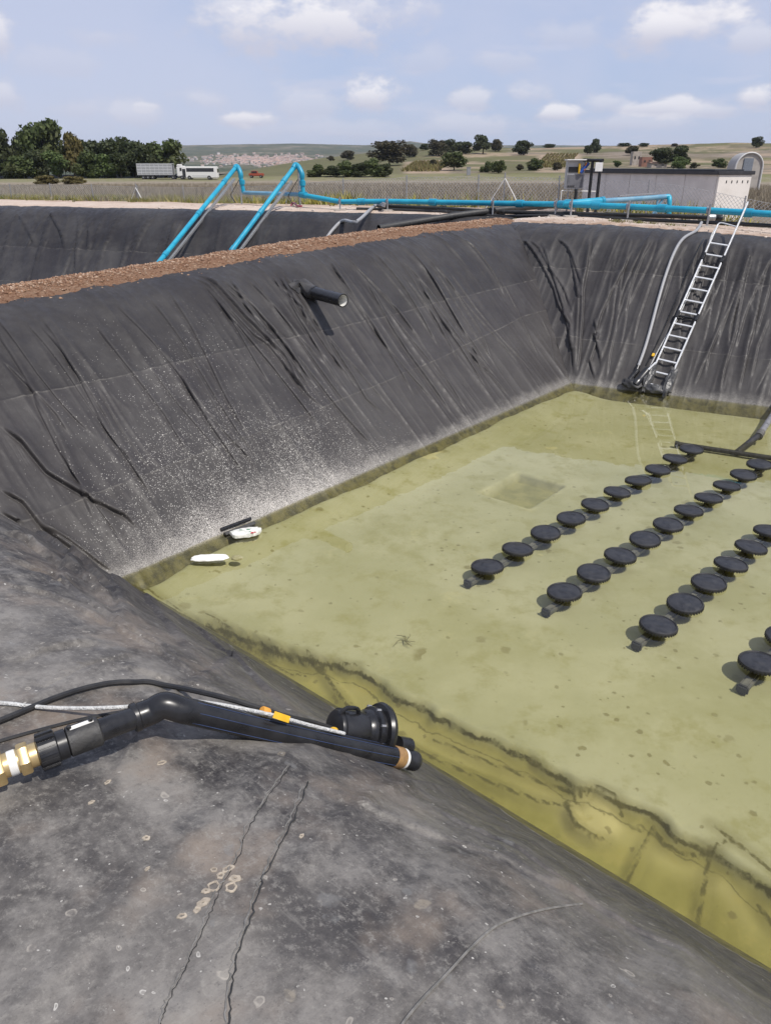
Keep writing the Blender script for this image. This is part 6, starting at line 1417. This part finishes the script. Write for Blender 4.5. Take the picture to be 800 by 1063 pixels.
# arched shed beyond
Da = 82.0; ca_ = Vector(at_D(776, 178, Da)); gz_ = float(T(np.array([ca_.x]), np.array([ca_.y]))[0]); ra = 14 * Da / F; top_z = float(at_D(774, 158.5, Da)[2]); hs = top_z - gz_ - ra
rt = thing('arched_shed', 'small arched metal shed with a grey window behind the low shed', 'shed', (ca_.x, ca_.y, gz_))
prof = [(-ra, 0)] + [(-ra * math.cos(a), hs + ra * math.sin(a)) for a in np.linspace(0, math.pi, 17)] + [(ra, 0)]
V = [(ca_.x + a, ca_.y + dy, gz_ + b_) for dy in (0, 2.2) for a, b_ in prof]; m = len(prof)
MB().add(V, [(i, i + 1, m + i + 1, m + i) for i in range(m - 1)]).build('roof', mat('corrugated metal', (0.30, 0.29, 0.27), (0.36, 0.34, 0.32), .5, 3), rt)
M_af = mat('pale arched front', (0.40, 0.37, 0.33), (0.34, 0.31, 0.28), .8, 2)
MB().add([(p[0], p[1] + .05, p[2]) for p in V[:m]], [tuple(range(m))]).build('front', M_af, rt, smooth=False)
MB().tube([(p[0], p[1] - .03, p[2]) for p in V[:m]], 0.09, 6).build('rim', mat('pale rim', (0.6, 0.59, 0.57), (0.5, 0.49, 0.47)), rt)
MB().bbox((ca_.x - ra * .1, ca_.y, gz_ + hs + ra * .2), (ra * .7, .10, ra * .85), .02).build('window', mat('grey window', (0.16, 0.18, 0.21), (0.2, 0.22, 0.25), .2), rt)
# ruined stone house
def box_house(px, base, wpx, hpx, D0, label, name, m, roof):
    p = Vector(thit(px, base)); D = p.y * math.cos(PITCH) + (CZ - p.z) * math.sin(PITCH); W = wpx * D / F; H = hpx * D / F * 1.06
    rt = thing(name, label, 'house', p)
    MB().bbox(p + Vector((0, 0, H / 2 - .5)), (W, W * .9, H + 1), .06).build('wall', m, rt, smooth=False)
    for q in (-.22, .22): MB().bbox(p + Vector((W * q, -W * .45, H * .55)), (W * .16, .12, H * .22), .02).build('window', M_blackm, rt)
    if roof:
        hw_ = W * .56; V = [(p.x + i * hw_, p.y + j * W * .5, p.z + H) for i, j in ((-1, -1), (1, -1), (1, 1), (-1, 1))] + [(p.x - hw_, p.y, p.z + H * 1.3), (p.x + hw_, p.y, p.z + H * 1.3)]
        MB().add(V, [(0, 1, 5, 4), (2, 3, 4, 5), (0, 4, 3), (1, 2, 5), (0, 3, 2, 1)]).build('roof', mat('old tile roof', (0.28, 0.17, 0.12), (0.2, 0.13, 0.1), .9, 1), rt, smooth=False)
    return rt
M_st = mat('old stone wall', (0.42, 0.37, 0.32), (0.30, 0.26, 0.22), .9, .6, bump=.5, bscale=3)
box_house(658.5, 171.5, 9, 12, 400, 'ruined pale stone house without a roof above the low shed', 'stone_house', M_st, False)
box_house(669, 173, 11, 8.5, 400, 'reddish ruined brick house right of the pale stone house', 'brick_house', mat('red brick ruin', (0.30, 0.15, 0.11), (0.22, 0.12, 0.09), .9, .5), False)
box_house(681, 174, 16, 4, 400, 'low farm building with an old tiled roof before the large dark trees', 'farm_building', M_st, True)
p = Vector(thit(486, 182)); D = p.y * math.cos(PITCH); rt = thing('stone_marker', 'small grey concrete marker at the far edge of the field', 'marker', p)
MB().bbox(p + Vector((0, 0, 1.0)), (1.1, .8, 2.2), .08).build('post', M_galv, rt); MB().bbox(p + Vector((0, 0, 2.15)), (1.3, 1.0, .2), .05).build('cap', M_galv, rt)

# ------------------------------------------------------------------ vehicles beyond the field
def wheelset(rt, base, xs_, r=0.5, y=-1.15):
    for x_ in xs_:
        for yy in (y, -y):
            t_ = MB().lathe([(r * .55, -.14), (r, -.13), (r, .13), (r * .55, .14)], 20, base + Vector((x_, yy, r)), (0, 1, 0)).build('wheel', M_tyre, rt)
            MB().lathe([(r * .15, -.15), (r * .55, -.13), (r * .55, .13), (r * .15, .15)], 14, base + Vector((x_, yy, r)), (0, 1, 0)).build('hub', M_galv, t_)
DV = 208.0
def vb(px, py=186.3, D=DV):
    p = Vector(at_D(px, py, D)); return Vector((p.x, p.y, float(T(np.array([p.x]), np.array([p.y]))[0])))
b = vb(208.5); Lb = 37 * DV / F
rt = thing('coach', 'white coach with a dark window band parked behind the field', 'bus', b)
H = 3.35
MB().bbox(b + Vector((0, 0, .35 + (H - .35) / 2)), (Lb, 2.5, H - .35), 0.22).build('body', M_white, rt)
MB().bbox(b + Vector((.3, -1.24, 2.45)), (Lb * .76, .06, .95), .02).build('side_windows', M_glass, rt)
MB().bbox(b + Vector((.3, 1.24, 2.45)), (Lb * .76, .06, .95), .02).build('side_windows', M_glass, rt)
for k in range(6): MB().bbox(b + Vector((.3 + Lb * .76 * ((k + .5) / 6 - .5) + .6, -1.275, 2.45)), (.06, .02, .96), .004).build('window_bar', M_blackm, rt)
MB().bbox(b + Vector((-Lb / 2 + .01, 0, 2.0)), (.08, 2.1, 1.6), .03).build('windscreen', M_glass, rt)
MB().bbox(b + Vector((Lb / 2 - .01, 0, 2.3)), (.08, 2.0, 1.0), .03).build('rear_window', M_glass, rt)
MB().bbox(b + Vector((-Lb * .42, -1.25, 1.6)), (.9, .05, 2.2), .02).build('door', M_glass, rt)
MB().bbox(b + Vector((0.5, -1.262, .95)), (Lb * .5, .02, .10), .004).build('grey_stripe', M_galv, rt)
for s in (-1, 1): MB().bbox(b + Vector((-Lb / 2 - .1, s * 1.35, 2.6)), (.12, .2, .5), .03).build('mirror', M_black, rt)
wheelset(rt, b, (-Lb * .28, Lb * .27), .52)
b = vb(169); Lt = 40 * DV / F; b = b + Vector((0, -1.0 * 0, 0))
rt = thing('livestock_lorry', 'grey slatted livestock lorry with a white cab left of the coach', 'lorry', b)
xl = -Lt / 2 - .6
nlev = 7
MB().bbox(b + Vector((-1.6, 0, 1.1)), (Lt - 1.0, 2.5, .22), .03).build('chassis', M_cabd, rt)
MB().box(b + Vector((-1.6, 0, 2.5)), (Lt - 1.2, 2.0, 2.4)).build('dark_inside', M_cabd, rt)
for k in range(nlev):
    for s in (-1, 1): MB().bbox(b + Vector((-1.6, s * 1.24, 1.35 + k * .385)), (Lt - 1.0, .06, .25), .015).build('side_slat', M_alu, rt)
for k in range(9):
    for s in (-1, 1): MB().bbox(b + Vector((-1.6 + (Lt - 1.1) * (k / 8 - .5), s * 1.28, 2.5)), (.10, .06, 2.75), .015).build('upright', M_alu, rt)
MB().bbox(b + Vector((-1.6, 0, 3.98)), (Lt - .9, 2.56, .12), .03).build('roof', M_alu, rt)
cx_ = Lt / 2 + .1
MB().bbox(b + Vector((cx_, 0, 2.05)), (2.2, 2.45, 2.7), .22).build('cab', M_white, rt)
MB().bbox(b + Vector((cx_ + 1.08, 0, 2.5)), (.08, 2.1, 1.0), .03).build('windscreen', M_glass, rt)
MB().bbox(b + Vector((cx_ + .3, -1.22, 2.5)), (.9, .05, .8), .02).build('side_window', M_glass, rt)
MB().bbox(b + Vector((cx_ - .35, 0, 3.55)), (1.3, 2.2, .6), .2).build('wind_deflector', M_white, rt)
wheelset(rt, b, (cx_ + .3, cx_ - 2.2, -Lt * .22, -Lt * .22 - 1.3, -Lt * .22 - 2.6), .5)
b = vb(266.5, 184.6, 216); M_red = mat('dull red paint', (0.36, 0.075, 0.035), (0.30, 0.06, 0.03), .4)
rt = thing('red_pickup', 'small red brown pickup on the track beyond the field', 'pickup', b)
MB().bbox(b + Vector((0, 0, .85)), (4.3, 1.7, .75), .15).build('body', M_red, rt); MB().bbox(b + Vector((-.5, 0, 1.5)), (1.9, 1.5, .75), .22).build('cab', M_red, rt)
MB().bbox(b + Vector((-.5, -.75, 1.52)), (1.5, .06, .42), .02).build('side_window', M_glass, rt); MB().bbox(b + Vector((-1.45, 0, 1.5)), (.08, 1.2, .45), .02).build('windscreen', M_glass, rt)
wheelset(rt, b, (-1.4, 1.35), .38, -.8)
# ------------------------------------------------------------------ air
hz_m = bpy.data.materials.new('haze'); hz_m.use_nodes = True; t = hz_m.node_tree; t.nodes.clear()
pv = N(t, 'ShaderNodeVolumePrincipled'); pv.inputs['Color'].default_value = (0.80, 0.87, 1.0, 1); pv.inputs['Density'].default_value = 0.00006; pv.inputs['Anisotropy'].default_value = 0.2
ou = N(t, 'ShaderNodeOutputMaterial'); t.links.new(pv.outputs[0], ou.inputs['Volume'])
zlo = min(float(min(v.co.z for v in o.data.vertices)) for o in (land, fh)) - 1.0; zhi = max(float(max(v.co.z for v in o.data.vertices)) for o in (land, fh)) + 6.0
hb = MB().box((0, 0, (zlo + zhi) / 2), (21000, 21000, zhi - zlo)).build('haze', hz_m, smooth=False); tag(hb, 'thin blue air haze over the far hills', kind='stuff')
